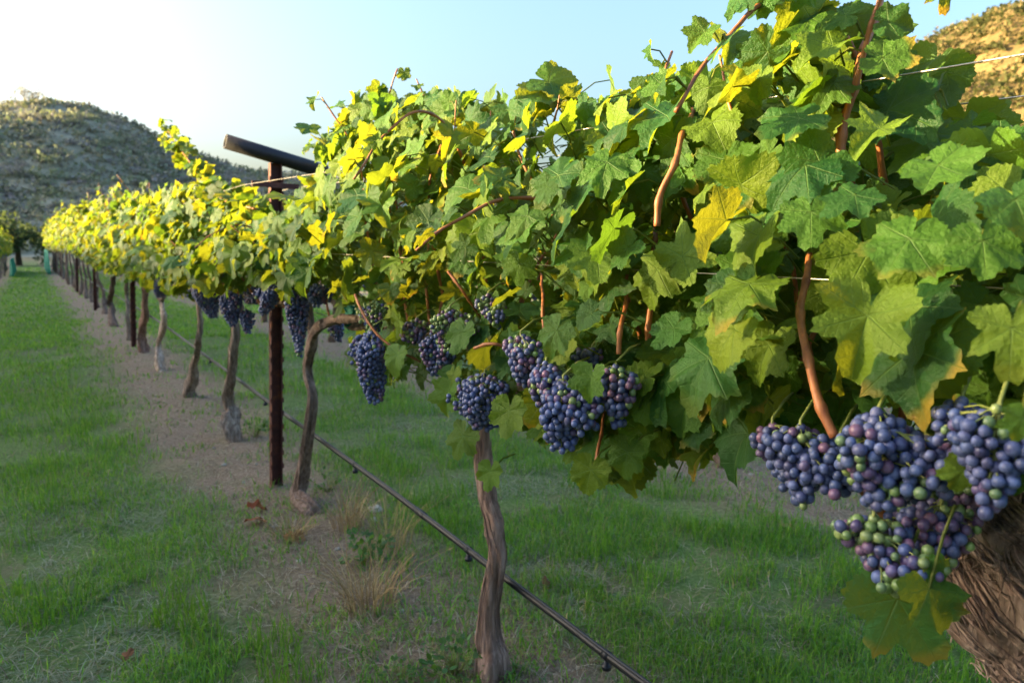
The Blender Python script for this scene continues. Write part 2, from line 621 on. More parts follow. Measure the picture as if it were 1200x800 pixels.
def place_bushes(n, spec, az0, az1, meshes, label, cat, group, seed, s0, s1, t0=0.02, t1=1.02):
    r = NPR(seed)
    ridge, d0, d1, sd_ = spec
    k = 0
    while k < n:
        az = r.uniform(az0, az1); t = r.uniform(t0, t1)
        d = d0 + t * (d1 - d0)
        x, y = d * math.sin(math.radians(az)), d * math.cos(math.radians(az))
        if vnoise(x / 14, y / 14, seed) < 0.22: continue
        z = float(hill_h(np.array(az), np.array(d), ridge, d0, d1, sd_))
        s = r.uniform(s0, s1) * r.uniform(0.6, 1.0)
        o = link('scrub_bush', meshes[int(r.integers(len(meshes)))], None, (x, y, z - 0.1 * s))
        o.scale = (s * r.uniform(.9, 1.3), s * r.uniform(.9, 1.3), s * r.uniform(.6, .9))
        o.rotation_euler = (0, 0, r.uniform(0, 6.28))
        tag(o, label, cat, group)
        k += 1


place_bushes(210, LH, -2.5, 17, bush_me, 'small grey-green scrub bush on the shaded hill behind the vine row', 'bush', 'scrub bushes on the shaded hill', 5, 0.8, 2.0, 0.02, 0.95)
place_bushes(85, RH, 53, 75, gold_me, 'olive scrub bush on the golden sunlit hill in the upper right corner', 'bush', 'scrub bushes on the sunlit hill', 6, 1.6, 3.6, 0.45, 1.02)
# the one bare bush that breaks the left skyline, and the sun-touched one beside it
for px, sz, lab in ((36, 2.2, 'bare purplish bush standing up on the skyline of the shaded hill'), (8, 1.9, 'orange sun-touched bush on the hill skyline at the left edge')):
    az = math.degrees(math.atan2(*ray(px, 120)[:2]))
    z = float(hill_h(np.array(az), np.array(164.0), *LH))
    o = link('scrub_bush', bush_me[1 if px == 36 else 3], None, (164 * math.sin(math.radians(az)), 164 * math.cos(math.radians(az)), z))
    o.scale = (sz, sz, sz * 1.25)
    tag(o, lab, 'bush')


def scatter_scrub(n, spec, az0, az1, seed, cols, s0, s1, label):
    """the countless low tufts between the bushes: ground cover"""
    r = NPR(seed)
    ridge, d0, d1, sd_ = spec
    az = r.uniform(az0, az1, n); t = r.uniform(0.0, 1.03, n) ** 0.8
    d = d0 + t * (d1 - d0)
    x, y = d * np.sin(np.radians(az)), d * np.cos(np.radians(az))
    keep = vnoise(x / 6, y / 6, seed) > r.uniform(-0.1, 0.62, n)
    az, d, x, y = az[keep], d[keep], x[keep], y[keep]
    z = hill_h(az, d, ridge, d0, d1, sd_)
    m = len(x); q = 9
    s = r.uniform(s0, s1, m)
    c = np.array(cols)[r.integers(0, len(cols), m)] * r.uniform(0.7, 1.4, (m, 1))
    P = np.stack([x, y, z], -1)[:, None] + r.normal(size=(m, q, 3)) * s[:, None, None] * (0.45, 0.45, 0.25) + np.array([0, 0, 0.25]) * s[:, None, None]
    a = r.normal(size=(m, q, 3)); a /= np.linalg.norm(a, axis=2)[..., None]
    b = np.cross(a, r.normal(size=(m, q, 3))); b /= np.linalg.norm(b, axis=2)[..., None]
    k = (s * 0.28)[:, None, None]
    V = np.stack([P - a * k, P + b * k * .7, P + a * k, P - b * k * .7], 2).reshape(-1, 3)
    C = np.concatenate([np.repeat(c, q * 4, 0), np.zeros((m * q * 4, 1))], 1)
    mb = MB(); mb.add(V, None, np.arange(len(V)).reshape(-1, 4), C)
    o = obj('scrub', mb, SHRUB, None, False)
    tag(o, label, 'ground cover', None, 'stuff')


scatter_scrub(7000, LH, -5, 24, 77, [(0.28, 0.28, 0.20), (0.22, 0.25, 0.16), (0.34, 0.30, 0.22), (0.25, 0.225, 0.23)], 0.5, 1.5, 'low grey-green scrub covering the shaded hill')
scatter_scrub(20000, RH, 28, 98, 78, [(0.16, 0.125, 0.055), (0.08, 0.085, 0.03), (0.055, 0.06, 0.02)], 0.9, 2.4, 'low golden scrub covering the sunlit hill')


# ------------------------------------------------------------------ grape leaves
def leaf_template(nb, rings, rng, dl=None, calm=1.0):
    """palmate five-lobed toothed leaf, petiole joint at the origin, tip along +Y, upper side +Z"""
    ph = np.linspace(-math.pi, math.pi, nb, endpoint=False) + math.pi / nb
    deg = np.degrees(np.abs(ph))
    kx = [0, 14, 27, 40, 53, 66, 80, 94, 108, 124, 140, 156, 168, 176, 180]
    j = rng.uniform(-0.05, 0.05, len(kx))
    dl = rng.uniform(-0.24, 0.03) if dl is None else dl
    ky = np.array([1.0, .93, .82 + dl, .84 + dl * .5, .92, .85 + dl * .5, .73 + dl, .76 + dl * .4, .80, .72, .66, .60, .48, .22, .08]) + j
    rad = np.interp(deg, kx, ky)
    teeth = 15 if nb >= 60 else 9
    saw = (deg / 180 * teeth + 0.3) % 1.0
    rad = rad * (1 + (0.15 if nb >= 60 else 0.10) * (saw - 0.55) * (deg < 165)) * (1 + 0.05 * np.sin(ph * 3 + rng.uniform(0, 6)))
    fr = np.linspace(0, 1, rings + 1)[1:]
    x = np.concatenate([[0]] + [f * rad * np.sin(ph) for f in fr])
    y = np.concatenate([[0]] + [f * rad * np.cos(ph) for f in fr])
    rr = np.hypot(x, y); pp = np.arctan2(x, y)
    fold = rng.uniform(-0.25, 0.60); droop = rng.uniform(0.0, 0.60); cup = rng.uniform(-0.45, 0.25)
    fold *= calm; droop *= calm; cup *= calm
    z = fold * np.abs(x) * 0.8 - droop * np.clip(y, 0, None) ** 2 * 0.8 + cup * rr ** 2 * 0.5
    z += rng.uniform(0.06, 0.18) * rr ** 2 * np.sin(pp * 5 + rng.uniform(0, 6)) + rng.uniform(0.02, 0.08) * rr ** 2 * np.sin(pp * 9 + rng.uniform(0, 6))
    z += 0.015 * rr * np.abs(np.sin(pp * 3.4)) + rng.uniform(-.2, .2) * x * y
    f3 = [(0, 1 + (q + 1) % nb, 1 + q) for q in range(nb)]
    f4 = []
    for k in range(rings - 1):
        o = 1 + k * nb
        f4 += [(o + q, o + (q + 1) % nb, o + nb + (q + 1) % nb, o + nb + q) for q in range(nb)]
    return np.stack([x, y, z], -1), np.array(f3), np.array(f4).reshape(-1, 4)


_r = NPR(3)
TPL = {0: [leaf_template(72, 4, _r) for _ in range(12)], 1: [leaf_template(36, 2, _r) for _ in range(8)], 2: [leaf_template(18, 2, _r) for _ in range(6)]}
TPL[0] += [leaf_template(72, 4, NPR(5), -.20, .45), leaf_template(72, 4, NPR(8), -.27, .6)]
GREENS = np.array([(0.014, 0.068, 0.018), (0.030, 0.108, 0.020), (0.066, 0.158, 0.018), (0.125, 0.205, 0.018), (0.170, 0.238, 0.020)])


def unit(a):
    return a / (np.linalg.norm(a, axis=-1, keepdims=True) + 1e-9)


def add_leaves(mb, P, Nn, Td, S, lod, rng, col=None, age=None, only=None):
    m = len(P)
    Z = unit(Nn); Y = unit(Td - (Td * Z).sum(1)[:, None] * Z); X = np.cross(Y, Z)
    M = np.stack([X, Y, Z], -1)
    if col is None:
        k = rng.choice(5, m, p=[.22, .28, .25, .17, .08])
        col = GREENS[k] * rng.uniform(0.8, 1.2, (m, 1))
    rnd = rng.random((m, 1))
    if age is None:
        age = np.where(rng.random(m) < 0.13, rng.random(m), 0)
    t = rng.integers(0, len(TPL[lod]), m)
    if only is not None: t[:] = only
    for q, (tv, f3, f4) in enumerate(TPL[lod]):
        s = np.where(t == q)[0]
        if not len(s): continue
        k = len(tv)
        fl = np.where(rng.random(len(s)) < 0.5, -1.0, 1.0)
        loc = np.repeat(tv[None], len(s), 0).copy()
        V = np.einsum('mij,mkj->mki', M[s], loc) * S[s][:, None, None] + P[s][:, None]
        C = np.repeat(np.concatenate([col[s], rnd[s]], 1), k, 0)
        L = np.concatenate([np.tile(tv[:, :2], (len(s), 1)), np.repeat(age[s], k)[:, None]], 1)
        off = (np.arange(len(s)) * k)[:, None, None]
        mb.add(V.reshape(-1, 3), (f3[None] + off).reshape(-1, 3), (f4[None] + off).reshape(-1, 4) if len(f4) else None, C, L)


def petioles(mb, A, B, r=0.0014, col=(0.16, 0.17, 0.03, 0.2)):
    """thin leaf stalks from A to B, drawn as three-sided bars in the leaf material"""
    d = unit(B - A)
    u = unit(np.cross(d, np.array([0.3, 0.2, 0.9]))); v = np.cross(d, u)
    rings = []
    for Q in (A, (A + B) / 2 + np.array([0, 0, 0.008]), B):
        for a in (0, 2.1, 4.2):
            rings.append(Q + r * (math.cos(a) * u + math.sin(a) * v))
    V = np.stack(rings, 1)
    f = []
    for k in (0, 3):
        for q in range(3):
            f.append((k + q, k + (q + 1) % 3, k + 3 + (q + 1) % 3, k + 3 + q))
    off = (np.arange(len(A)) * 9)[:, None, None]
    mb.add(V.reshape(-1, 3), None, (np.array(f)[None] + off).reshape(-1, 4), col, (0.3, -0.9, 0))


# canopy outline of the main row, top and bottom height along the row
TOPY = np.array([(-2, 1.12), (0.30, 1.13), (0.40, 1.17), (0.46, 1.26), (0.54, 1.33), (0.61, 1.27), (0.70, 1.28), (0.82, 1.30), (0.93, 1.29), (1.07, 1.36), (1.14, 1.31), (1.31, 1.31), (1.42, 1.38), (1.63, 1.42), (1.95, 1.47), (2.17, 1.47), (2.26, 1.22), (2.5, 1.15), (2.8, 1.14), (3.4, 1.15), (3.77, 1.33), (4.3, 1.40), (5.9, 1.44), (9, 1.60), (13, 1.72), (21, 1.95), (45, 2.0)])
BOTY = np.array([(-2, .74), (0.3, .80), (0.56, .82), (0.63, .78), (0.77, .76), (0.87, .69), (1.09, .71), (1.36, .72), (1.57, .76), (1.85, .72), (2.09, .78), (2.35, .93), (2.95, .93), (3.25, .83), (4, .80), (5, .78), (45, .78)])


def ztop(y): return np.interp(y, TOPY[:, 0], TOPY[:, 1])
def zbot(y): return np.interp(y, BOTY[:, 0], BOTY[:, 1])


def seg_dist(P, a, b):
    ab = b - a
    t = np.clip(((P - a) @ ab) / (ab @ ab), 0, 1)
    return np.linalg.norm(P - (a + t[:, None] * ab), axis=1)


def canopy(y0, x0, seed, lod, span, topf=None, botf=None, n_shoots=13, n_fill=230, clear=(), leaf=0.085, wid=0.30):
    """world-space leaves and shoots of one vine: shoots rise from the cordon, leaves alternate along them, side shoots fill the hedge"""
    r = NPR(seed)
    topf = topf or ztop; botf = botf or zbot
    shoots, P, Nn, Td, S, A = [], [], [], [], [], []
    for k in range(n_shoots):
        ys = y0 - span / 2 + span * (k + r.uniform(0.1, 0.9)) / n_shoots
        st = np.array([x0 + r.normal(0, 0.03), ys, 0.80 + r.normal(0, 0.02)])
        lx = r.normal(0, 0.13); ly = r.normal(0, 0.12)
        flop = r.random() < 0.25
        ye = ys + ly
        H = (float(topf(ye)) - st[2]) * (r.uniform(0.75, 1.06) if r.random() < .75 else r.uniform(1.06, 1.2))
        t = np.linspace(0, 1, 12)
        if flop:
            sgn = 1 if r.random() < 0.5 else -1
            pts = st + np.stack([sgn * 0.36 * t ** 1.6, ly * t, H * 0.85 * np.sin(t * 2.3)], -1)
        else:
            pts = st + np.stack([lx * t + 0.10 * np.sin(t * 4 + k) * t, ly * t + .03 * np.sin(t * 5 + k), H * t], -1)
        shoots.append((pts, np.linspace(0.0045, 0.0020, 12)))
        L = np.linalg.norm(np.diff(pts, axis=0), axis=1).sum()
        nn = max(5, int(L / 0.055))
        for q in range(nn):
            tt = (q + 0.6) / nn
            p = np.array([np.interp(tt, t, pts[:, i]) for i in range(3)])
            for rep in range(2 if r.random() < 0.55 else 1):
                a = r.uniform(0, 6.28)
                side = 1 if (p[0] - x0 + r.normal(0, 0.12)) > 0 else -1
                d = unit(np.array([side * r.uniform(0.4, 1.0), r.normal(0, 0.6), r.uniform(-0.1, 0.7)]))
                pl = r.uniform(0.05, 0.10) * (1 - 0.4 * tt) * leaf / 0.085
                b = p + d * pl
                A.append(p); P.append(b)
                Nn.append(np.array([side * r.uniform(0.3, 1.1), 0, r.uniform(0.2, 1.0)]) + r.normal(0, 0.38, 3))
                Td.append(d * 0.5 + np.array([side * .2, 0, -0.75]) + r.normal(0, 0.4, 3))
                S.append(leaf * r.uniform(0.55, 1.22) * (1 - 0.42 * tt ** 2) * (0.75 if rep else 1))
    m = n_fill
    yy = y0 + r.uniform(-0.56, 0.56, m) * span
    u = r.random(m)
    zb, zt = botf(yy), topf(yy)
    zz = zb + (zt - zb) * u
    side = np.where(r.random(m) < 0.5, -1.0, 1.0)
    w = wid * np.interp(u, [0, .15, .4, .75, 1], [.45, .75, 1.0, .8, .28]) * (0.75 + 0.5 * vnoise(yy * 4 + seed, zz * 5, seed))
    xx = x0 + side * w * r.uniform(0.35, 1.0, m)
    Pf = np.stack([xx, yy, zz], -1)
    ins = Pf + np.stack([-side * .06, r.normal(0, .03, m), -r.uniform(0, .05, m)], -1)
    Nf = np.stack([side * r.uniform(0.4, 1.2, m), np.zeros(m), r.uniform(0.1, 0.95, m)], -1) + r.normal(0, 0.36, (m, 3))
    Tf = np.stack([side * .3, np.zeros(m), np.full(m, -0.8)], -1) + r.normal(0, 0.42, (m, 3))
    Sf = leaf * r.uniform(0.5, 1.25, m)
    P = np.concatenate([np.array(P), Pf]); A = np.concatenate([np.array(A), ins])
    Nn = np.concatenate([np.array(Nn), Nf]); Td = np.concatenate([np.array(Td), Tf]); S = np.concatenate([np.array(S), Sf])
    # nothing hangs below the trimmed skirt; nothing pokes far above the outline
    lim = np.where(np.arange(len(P)) < len(P) - m, .11, .03)
    keep = (P[:, 2] > botf(P[:, 1]) - 0.02) & (P[:, 2] < topf(P[:, 1]) + lim) & (np.linalg.norm(P - CAM, axis=1) > 0.52)
    for a, b, rad in clear:
        keep &= seg_dist(P + unit(Td) * (S * 0.35)[:, None], a, b) > rad
    mb = MB()
    add_leaves(mb, P[keep], Nn[keep], Td[keep], S[keep], lod, r)
    petioles(mb, A[keep], P[keep])
    return mb, shoots


# ------------------------------------------------------------------ grapes
def uvs(nu, nv):
    V = [(0, 0, 1)]
    for i in range(1, nv):
        a = math.pi * i / nv
        V += [(math.sin(a) * math.cos(2 * math.pi * j / nu), math.sin(a) * math.sin(2 * math.pi * j / nu), math.cos(a)) for j in range(nu)]
    V.append((0, 0, -1))
    f3 = [(0, 1 + j, 1 + (j + 1) % nu) for j in range(nu)]
    f4 = []
    for i in range(nv - 2):
        o = 1 + i * nu
        f4 += [(o + j, o + nu + j, o + nu + (j + 1) % nu, o + (j + 1) % nu) for j in range(nu)]
    o = 1 + (nv - 2) * nu
    f3 += [(o + (j + 1) % nu, o + j, len(V) - 1) for j in range(nu)]
    return np.array(V, float), np.array(f3), np.array(f4)


SPH = {0: uvs(14, 10), 1: uvs(8, 6), 2: uvs(6, 4)}
BLUE = np.array([(0.020, 0.022, 0.062), (0.028, 0.026, 0.085), (0.035, 0.022, 0.060)])
PURP = np.array([(0.075, 0.024, 0.070), (0.11, 0.035, 0.07), (0.16, 0.05, 0.075)])
GREN = np.array([(0.17, 0.25, 0.06), (0.22, 0.28, 0.08), (0.14, 0.21, 0.07)])
PALS = {'blue': (.78, .12, .10), 'dark': (.84, .14, .02), 'mixed': (.48, .33, .19), 'purple': (.26, .50, .24), 'green': (.20, .24, .56), 'raw': (.05, .22, .73)}


def cluster(parent, top, L, W, seed, pal='blue', lod=0, rb=0.0075, name='grape_cluster', label=None):
    """hanging bunch: berries packed on a tapering, shouldered body around a green stem"""
    r = NPR(seed)
    pts = []
    n = int(3.2 * L * W * 2 / (rb * rb * 4)) + 6
    bend = r.normal(0, 0.12, 2)
    off = r.uniform(0, 6.28)
    shoulder = r.uniform(0, 0.6)
    wa = r.choice([1.3, 1.8, -1.3, -1.8]) + r.normal(0, .3)
    wing = (math.cos(wa) * W * .95, math.sin(wa) * W * 1.15, r.uniform(.1, .4))
    tries = 0
    kmax = n if lod < 2 else n
    while len(pts) < kmax and tries < 14000:
        tries += 1
        t = r.random() ** 0.85
        prof = math.sin(min(1, t / 0.28) * math.pi / 2) * (1 - 0.62 * max(0, (t - 0.25) / 0.75) ** 1.3)
        a = r.uniform(0, 6.28)
        R = max(0.15, prof) * W * (1 + 0.22 * math.sin(a * 2 + off + t * 5) + shoulder * 0.5 * max(0, math.cos(a - off)) * (1 - t)) - rb
        R = max(R, 0.002) * (1.0 if r.random() < 0.75 else r.uniform(0.45, 0.9))
        p = np.array([R * math.cos(a) + bend[0] * L * t * t, R * math.sin(a) + bend[1] * L * t * t, -rb - t * (L - 2 * rb)])
        if t < 0.5 and r.random() < 0.22:      # a wing that hangs from the shoulder
            q = r.normal(0, 0.33, 3) * W
            p = np.array([wing[0] + q[0] * .8, wing[1] + q[1] * .8, -rb - W * .75 - abs(wing[2]) * L * r.random() + q[2] * .5])
        if pts and np.min(np.linalg.norm(np.array(pts) - p, axis=1)) < rb * 1.60: continue
        pts.append(p)
    P = np.array(pts); m = len(P)
    s = rb * r.uniform(0.84, 1.10, m)
    pr = PALS[pal]
    # ripening runs in patches through the bunch
    w = r.random(m) * 0.7 + 0.3 * (0.5 + 0.5 * np.sin(P[:, 0] * 90 + P[:, 2] * 70 + off))
    w = np.argsort(np.argsort(w)) / m
    ci = np.where(w < pr[0], 0, np.where(w < pr[0] + pr[1], 1, 2))
    C = np.zeros((m, 4))
    for q, arr in enumerate((BLUE, PURP, GREN)):
        k = ci == q
        C[k, :3] = arr[r.integers(0, 3, k.sum())] * r.uniform(0.8, 1.25, (k.sum(), 1))
        C[k, 3] = (0.95, 0.6, 0.12)[q] * r.uniform(0.55, 1.0, k.sum())
    s = np.where(ci == 2, s * r.uniform(0.72, 0.98, m), s)
    tv, f3, f4 = SPH[lod]
    k = len(tv)
    sq = r.uniform(0.92, 1.08, (m, 1, 3)) * (1, 1, 1.05)
    jit = r.normal(size=(m, 3)); rot = unit(jit)
    dent = 1 - 0.05 * np.clip(np.einsum('kj,mj->mk', tv, rot), 0, 1)[..., None] ** 2
    V = (tv[None] * s[:, None, None] * sq * dent + P[:, None]).reshape(-1, 3)
    off_ = (np.arange(m) * k)[:, None, None]
    mb = MB()
    mb.add(V, (f3[None] + off_).reshape(-1, 3), (f4[None] + off_).reshape(-1, 4), np.repeat(C, k, 0))
    o = obj(name, mb, BERRY, parent)
    o.location = Vector(top) - (Vector(parent.location) if parent else Vector((0, 0, 0)))
    if label: o['label'] = label
    if lod < 2:
        sb = MB()
        ax = np.array([(bend[0] * L * t * t, bend[1] * L * t * t, -t * L * 0.85) for t in np.linspace(0, 1, 8)])
        tube(sb, np.concatenate([[(0.060, 0.020, 0.016), (0.030, 0.008, 0.014)], ax]), np.linspace(0.0017, 0.0010, 10), 6)
        if lod == 0:
            for q in range(0, m, 2):
                b = P[q]; a = np.array([np.interp(min(1, max(0, -b[2] / L - 0.08)), np.linspace(0, .85, 8), ax[:, i]) for i in range(3)])
                tube(sb, [a, (a + b) / 2 + (0, 0, 0.003), b], 0.0007, 4, cap=False)
        obj('stem', sb, GREENSTEM, o)
    return o


# ------------------------------------------------------------------ trunks
def trunk_mesh(pts, rad, seed, n=22, m=70, rough=0.14, tint=(1, 1, 1), foot=True):
    P, R = resample(pts, m, rad)
    tt_ = np.linspace(0, 1, m)
    for i_ in (0, 1):
        P[:, i_] += R * (0.35 if m == 110 and n == 24 and seed == 22 else 0.95) * (fbm(tt_ * 7 + i_ * 31, tt_ * 0, seed + 17, 3) - .5) * np.sin(tt_ * math.pi) ** .5 * 1.6
    R = R * (0.82 + 0.36 * fbm(tt_ * 9 + 5, tt_ * 0, seed + 23, 3))
    r = NPR(seed)
    a1, a2, a3 = r.uniform(0, 6.28, 3)

    def disp(t, a):
        tw = a + t * 2.2 + 0.6 * np.sin(t * 9 + a1)
        d = 1 + rough * np.sin(tw * 3 + a2) + rough * 0.7 * np.sin(tw * 7 + 3 * np.sin(t * 11) + a3)
        d = d + rough * 1.6 * (fbm(tw * 2.2 + 40 + 0 * t, t * 26 + 0 * a, seed, 4) - 0.5)
        return d + rough * 1.1 * (vnoise(a * 3 + 20 + 0 * t, t * 13 + 0 * a, seed + 9) - 0.5)
    mb = MB()
    tube(mb, P, R, n, tuple(tint) + (0,), disp)
    return mb, P, R


def bark_strips(mb, P, R, seed, n, tint, lo=0.0, hi=1.0, lift=0.006, wmax=0.006):
    """loose fibrous strips of bark that lie along the wood and lift at their ends"""
    r = NPR(seed)
    T, N, B = frames(P)
    m = len(P)
    for k in range(n):
        i0 = int(r.uniform(lo, hi * 0.85) * (m - 1)); ln = int(r.uniform(0.07, 0.25) * m) + 4
        i1 = min(m - 1, i0 + ln)
        a = r.uniform(0, 6.28); tw = r.normal(0, 0.6)
        w = r.uniform(0.0018, wmax)
        q = np.linspace(0, 1, i1 - i0 + 1)
        ang = a + tw * q
        lf = R[i0:i1 + 1] * (1.03 + 0.05 * r.random()) + lift * (np.abs(q - 0.5) * 2) ** 3 * r.random()
        c = P[i0:i1 + 1] + lf[:, None] * (np.cos(ang)[:, None] * N[i0:i1 + 1] + np.sin(ang)[:, None] * B[i0:i1 + 1])
        tubeP = c
        tube(mb, tubeP, np.interp(q, [0, .2, .8, 1], [0.3, 1, 1, 0.2]) * w * 0.5, 5, tuple(np.array(tint) * r.uniform(0.55, 1.3)) + (0,), None, False)


def px_trunk(lst, X=ROWX, below=None):
    P, R = [], []
    for (px, py, w) in lst:
        p = onx(px, py, X)
        P.append(p); R.append(max(0.005, 0.74 * w * depth(p) / FPX / 2))
    P[0][2] = -0.05 if below is None else below
    return np.array(P), np.array(R)


TR = {
    2: [(578, 800, 56), (576, 768, 46), (574, 738, 34), (576, 692, 31), (582, 650, 30), (579, 615, 29), (572, 580, 27), (566, 530, 25), (562, 470, 22)],
    3: [(369, 628, 30), (364, 596, 25), (350, 574, 21), (360, 525, 16), (365, 470, 14), (358, 432, 14), (366, 398, 14), (362, 370, 12), (361, 345, 11)],
    4: [(276, 514, 24), (272, 497, 27), (268, 475, 17), (272, 440, 13), (275, 400, 13), (272, 365, 13), (272, 340, 12)],
    5: [(222, 468, 18), (223, 450, 17), (227, 430, 10), (234, 402, 9), (235, 375, 8), (232, 350, 8)],
    6: [(190, 433, 13), (187, 415, 11), (186, 400, 8), (192, 375, 8), (189, 352, 7)],
    7: [(168, 408, 14), (167, 392, 12), (170, 362, 9), (171, 335, 8), (170, 320, 8)],
    8: [(151, 388, 7), (150, 365, 6), (148, 345, 6), (149, 320, 6)],
    9: [(134, 374, 12), (129, 356, 8), (132, 335, 7), (134, 315, 7)],
}

VY = [-1.1, 0.28, 1.41, 2.78, 4.15, 5.47, 6.95, 8.35, 10.0, 11.9]
while VY[-1] < 41: VY.append(VY[-1] + 1.38)
row_group = 'vines trained along the main row'
LABELS = {
    1: 'nearest old vine with thick shaggy twisted trunk and big blue grape bunches',
    2: 'vine with a slim leaning reddish trunk and swollen foot, second nearest in the main row',
    3: 'vine with a forked trunk whose arm curls over, just before the brown steel post',
    4: 'vine with a swollen knobbly foot just beyond the brown steel post, deep grapes above',
    5: 'thin-trunked vine with curved foot, under the long arching shoot',
    6: 'pale thin S-bent vine trunk, the third one beyond the near steel post',
    7: 'reddish vine trunk beside the second, farther steel post',
    8: 'vine with slim upright trunk directly beyond the second steel post',
    9: 'vine with dark bent trunk and flared foot, second one beyond the farther post',
}


def vine_root(i, x, y):
    return empty('grape_vine', (x, y, 0), LABELS.get(i), 'grapevine', row_group)


def local(P, root):
    return np.asarray(P) - np.array(root.location)


def cane_obj(root, pts, rad, name='shoot', n=7, mat=None):
    mb = MB()
    q, rr = resample(local(pts, root), 44 if n > 4 else 16, np.broadcast_to(np.asarray(rad, float), (len(pts),)))
    s = np.concatenate([[0], np.cumsum(np.linalg.norm(np.diff(q, axis=0), axis=1))])
    ph = np.abs(((s / .052) % 1) - .5) * .052
    rr = rr * (1 + .32 * np.exp(-(ph / .006) ** 2))
    q = q + (np.sin(s / .052 * math.pi)[:, None] * np.array([.0, .0016, .0012]))
    tube(mb, q, rr, n)
    return obj(name, mb, mat or CANE, root)


# hand-measured bunches: vine, (top px), (bottom px), width px, distance plane, palette, label
BUN = [
    (1, (938, 492), (958, 597), 72, .60, 'blue', None), (1, (905, 490), (903, 574), 40, .62, 'mixed', None),
    (1, (1030, 476), (1042, 602), 96, .57, 'blue', 'large blue bunch with a few green berries'),
    (1, (1128, 462), (1126, 560), 70, .60, 'dark', None), (1, (1172, 470), (1186, 606), 80, .56, 'blue', None),
    (1, (1024, 598), (1020, 684), 76, .57, 'green', 'half-ripe green and pink bunch'),
    (1, (1104, 582), (1108, 668), 82, .63, 'purple', 'purple and green unripe bunch'),
    (1, (1085, 505), (1090, 600), 80, .74, 'dark', None), (1, (985, 505), (988, 575), 45, .63, 'mixed', None),
    (1, (1146, 552), (1136, 612), 56, .70, 'purple', None),
    (2, (434, 384), (444, 476), 40, .62, 'dark', None), (2, (568, 434), (572, 508), 66, .66, 'dark', None),
    (2, (610, 388), (612, 455), 48, .60, 'mixed', None), (2, (640, 420), (636, 480), 46, .58, 'mixed', None),
    (2, (660, 440), (656, 528), 64, .57, 'blue', 'big blue bunch hanging lowest on its vine'),
    (2, (722, 424), (724, 505), 52, .61, 'mixed', None), (2, (690, 452), (688, 508), 30, .60, 'green', None),
    (2, (527, 358), (522, 412), 44, .69, 'raw', 'pale green and pink unripe bunch'), (2, (506, 388), (506, 442), 30, .70, 'dark', None),
    (2, (572, 342), (566, 384), 30, .70, 'green', None), (2, (694, 404), (694, 434), 26, .66, 'dark', None),
    (2, (440, 350), (436, 392), 30, .68, 'raw', None), (2, (488, 372), (488, 404), 32, .72, 'purple', None),
    (3, (346, 328), (346, 420), 24, .76, 'dark', None), (3, (318, 330), (316, 368), 26, .74, 'dark', None), (3, (372, 330), (370, 360), 24, .74, 'dark', None),
    (3, (392, 372), (392, 402), 18, .98, 'dark', None),
    (4, (288, 360), (290, 392), 18, .80, 'dark', None), (4, (268, 338), (262, 366), 24, .74, 'dark', None), (4, (296, 335), (298, 358), 20, .8, 'dark', None),
    (5, (240, 326), (242, 374), 28, .76, 'dark', None), (5, (228, 318), (228, 350), 20, .8, 'dark', None), (5, (256, 300), (258, 330), 18, .74, 'dark', None),
    (6, (190, 322), (192, 350), 20, .76, 'dark', None), (6, (206, 318), (206, 345), 14, .74, 'dark', None),
]
CANES = [
    (1, [(978, 512), (962, 475), (948, 430), (940, 385), (941, 340), (950, 300)], .585, .0046), (1, [(1000, 560), (1030, 596), (1056, 628), (1082, 662)], .64, .0050),
    (1, [(985, 190), (990, 140), (1000, 100), (1018, 45), (1040, -30)], .70, .0050), (1, [(770, 265), (775, 228), (790, 190), (800, 160), (812, 128)], .62, .0042),
    (1, [(760, 410), (762, 360), (765, 300), (770, 250)], .70, .0046), 
    (2, [(725, 415), (728, 385), (733, 350), (735, 310)], .62, .0034), (2, [(525, 318), (545, 345), (566, 376)], .66, .0030),
    (2, [(416, 345), (426, 368), (445, 395), (470, 412), (492, 424)], .61, .0030), (2, [(556, 408), (585, 404), (628, 422)], .60, .0030),
    (2, [(638, 388), (636, 350), (634, 318)], .66, .0030), (2, [(700, 560), (702, 520), (712, 470)], .66, .0030),
]


def cl(a, rad, back=0.35, skip=0.0):
    """keep the air between the camera and this point clear of leaves for a short way"""
    d = unit(CAM - a)
    return (a + d * skip, a + d * back, rad)


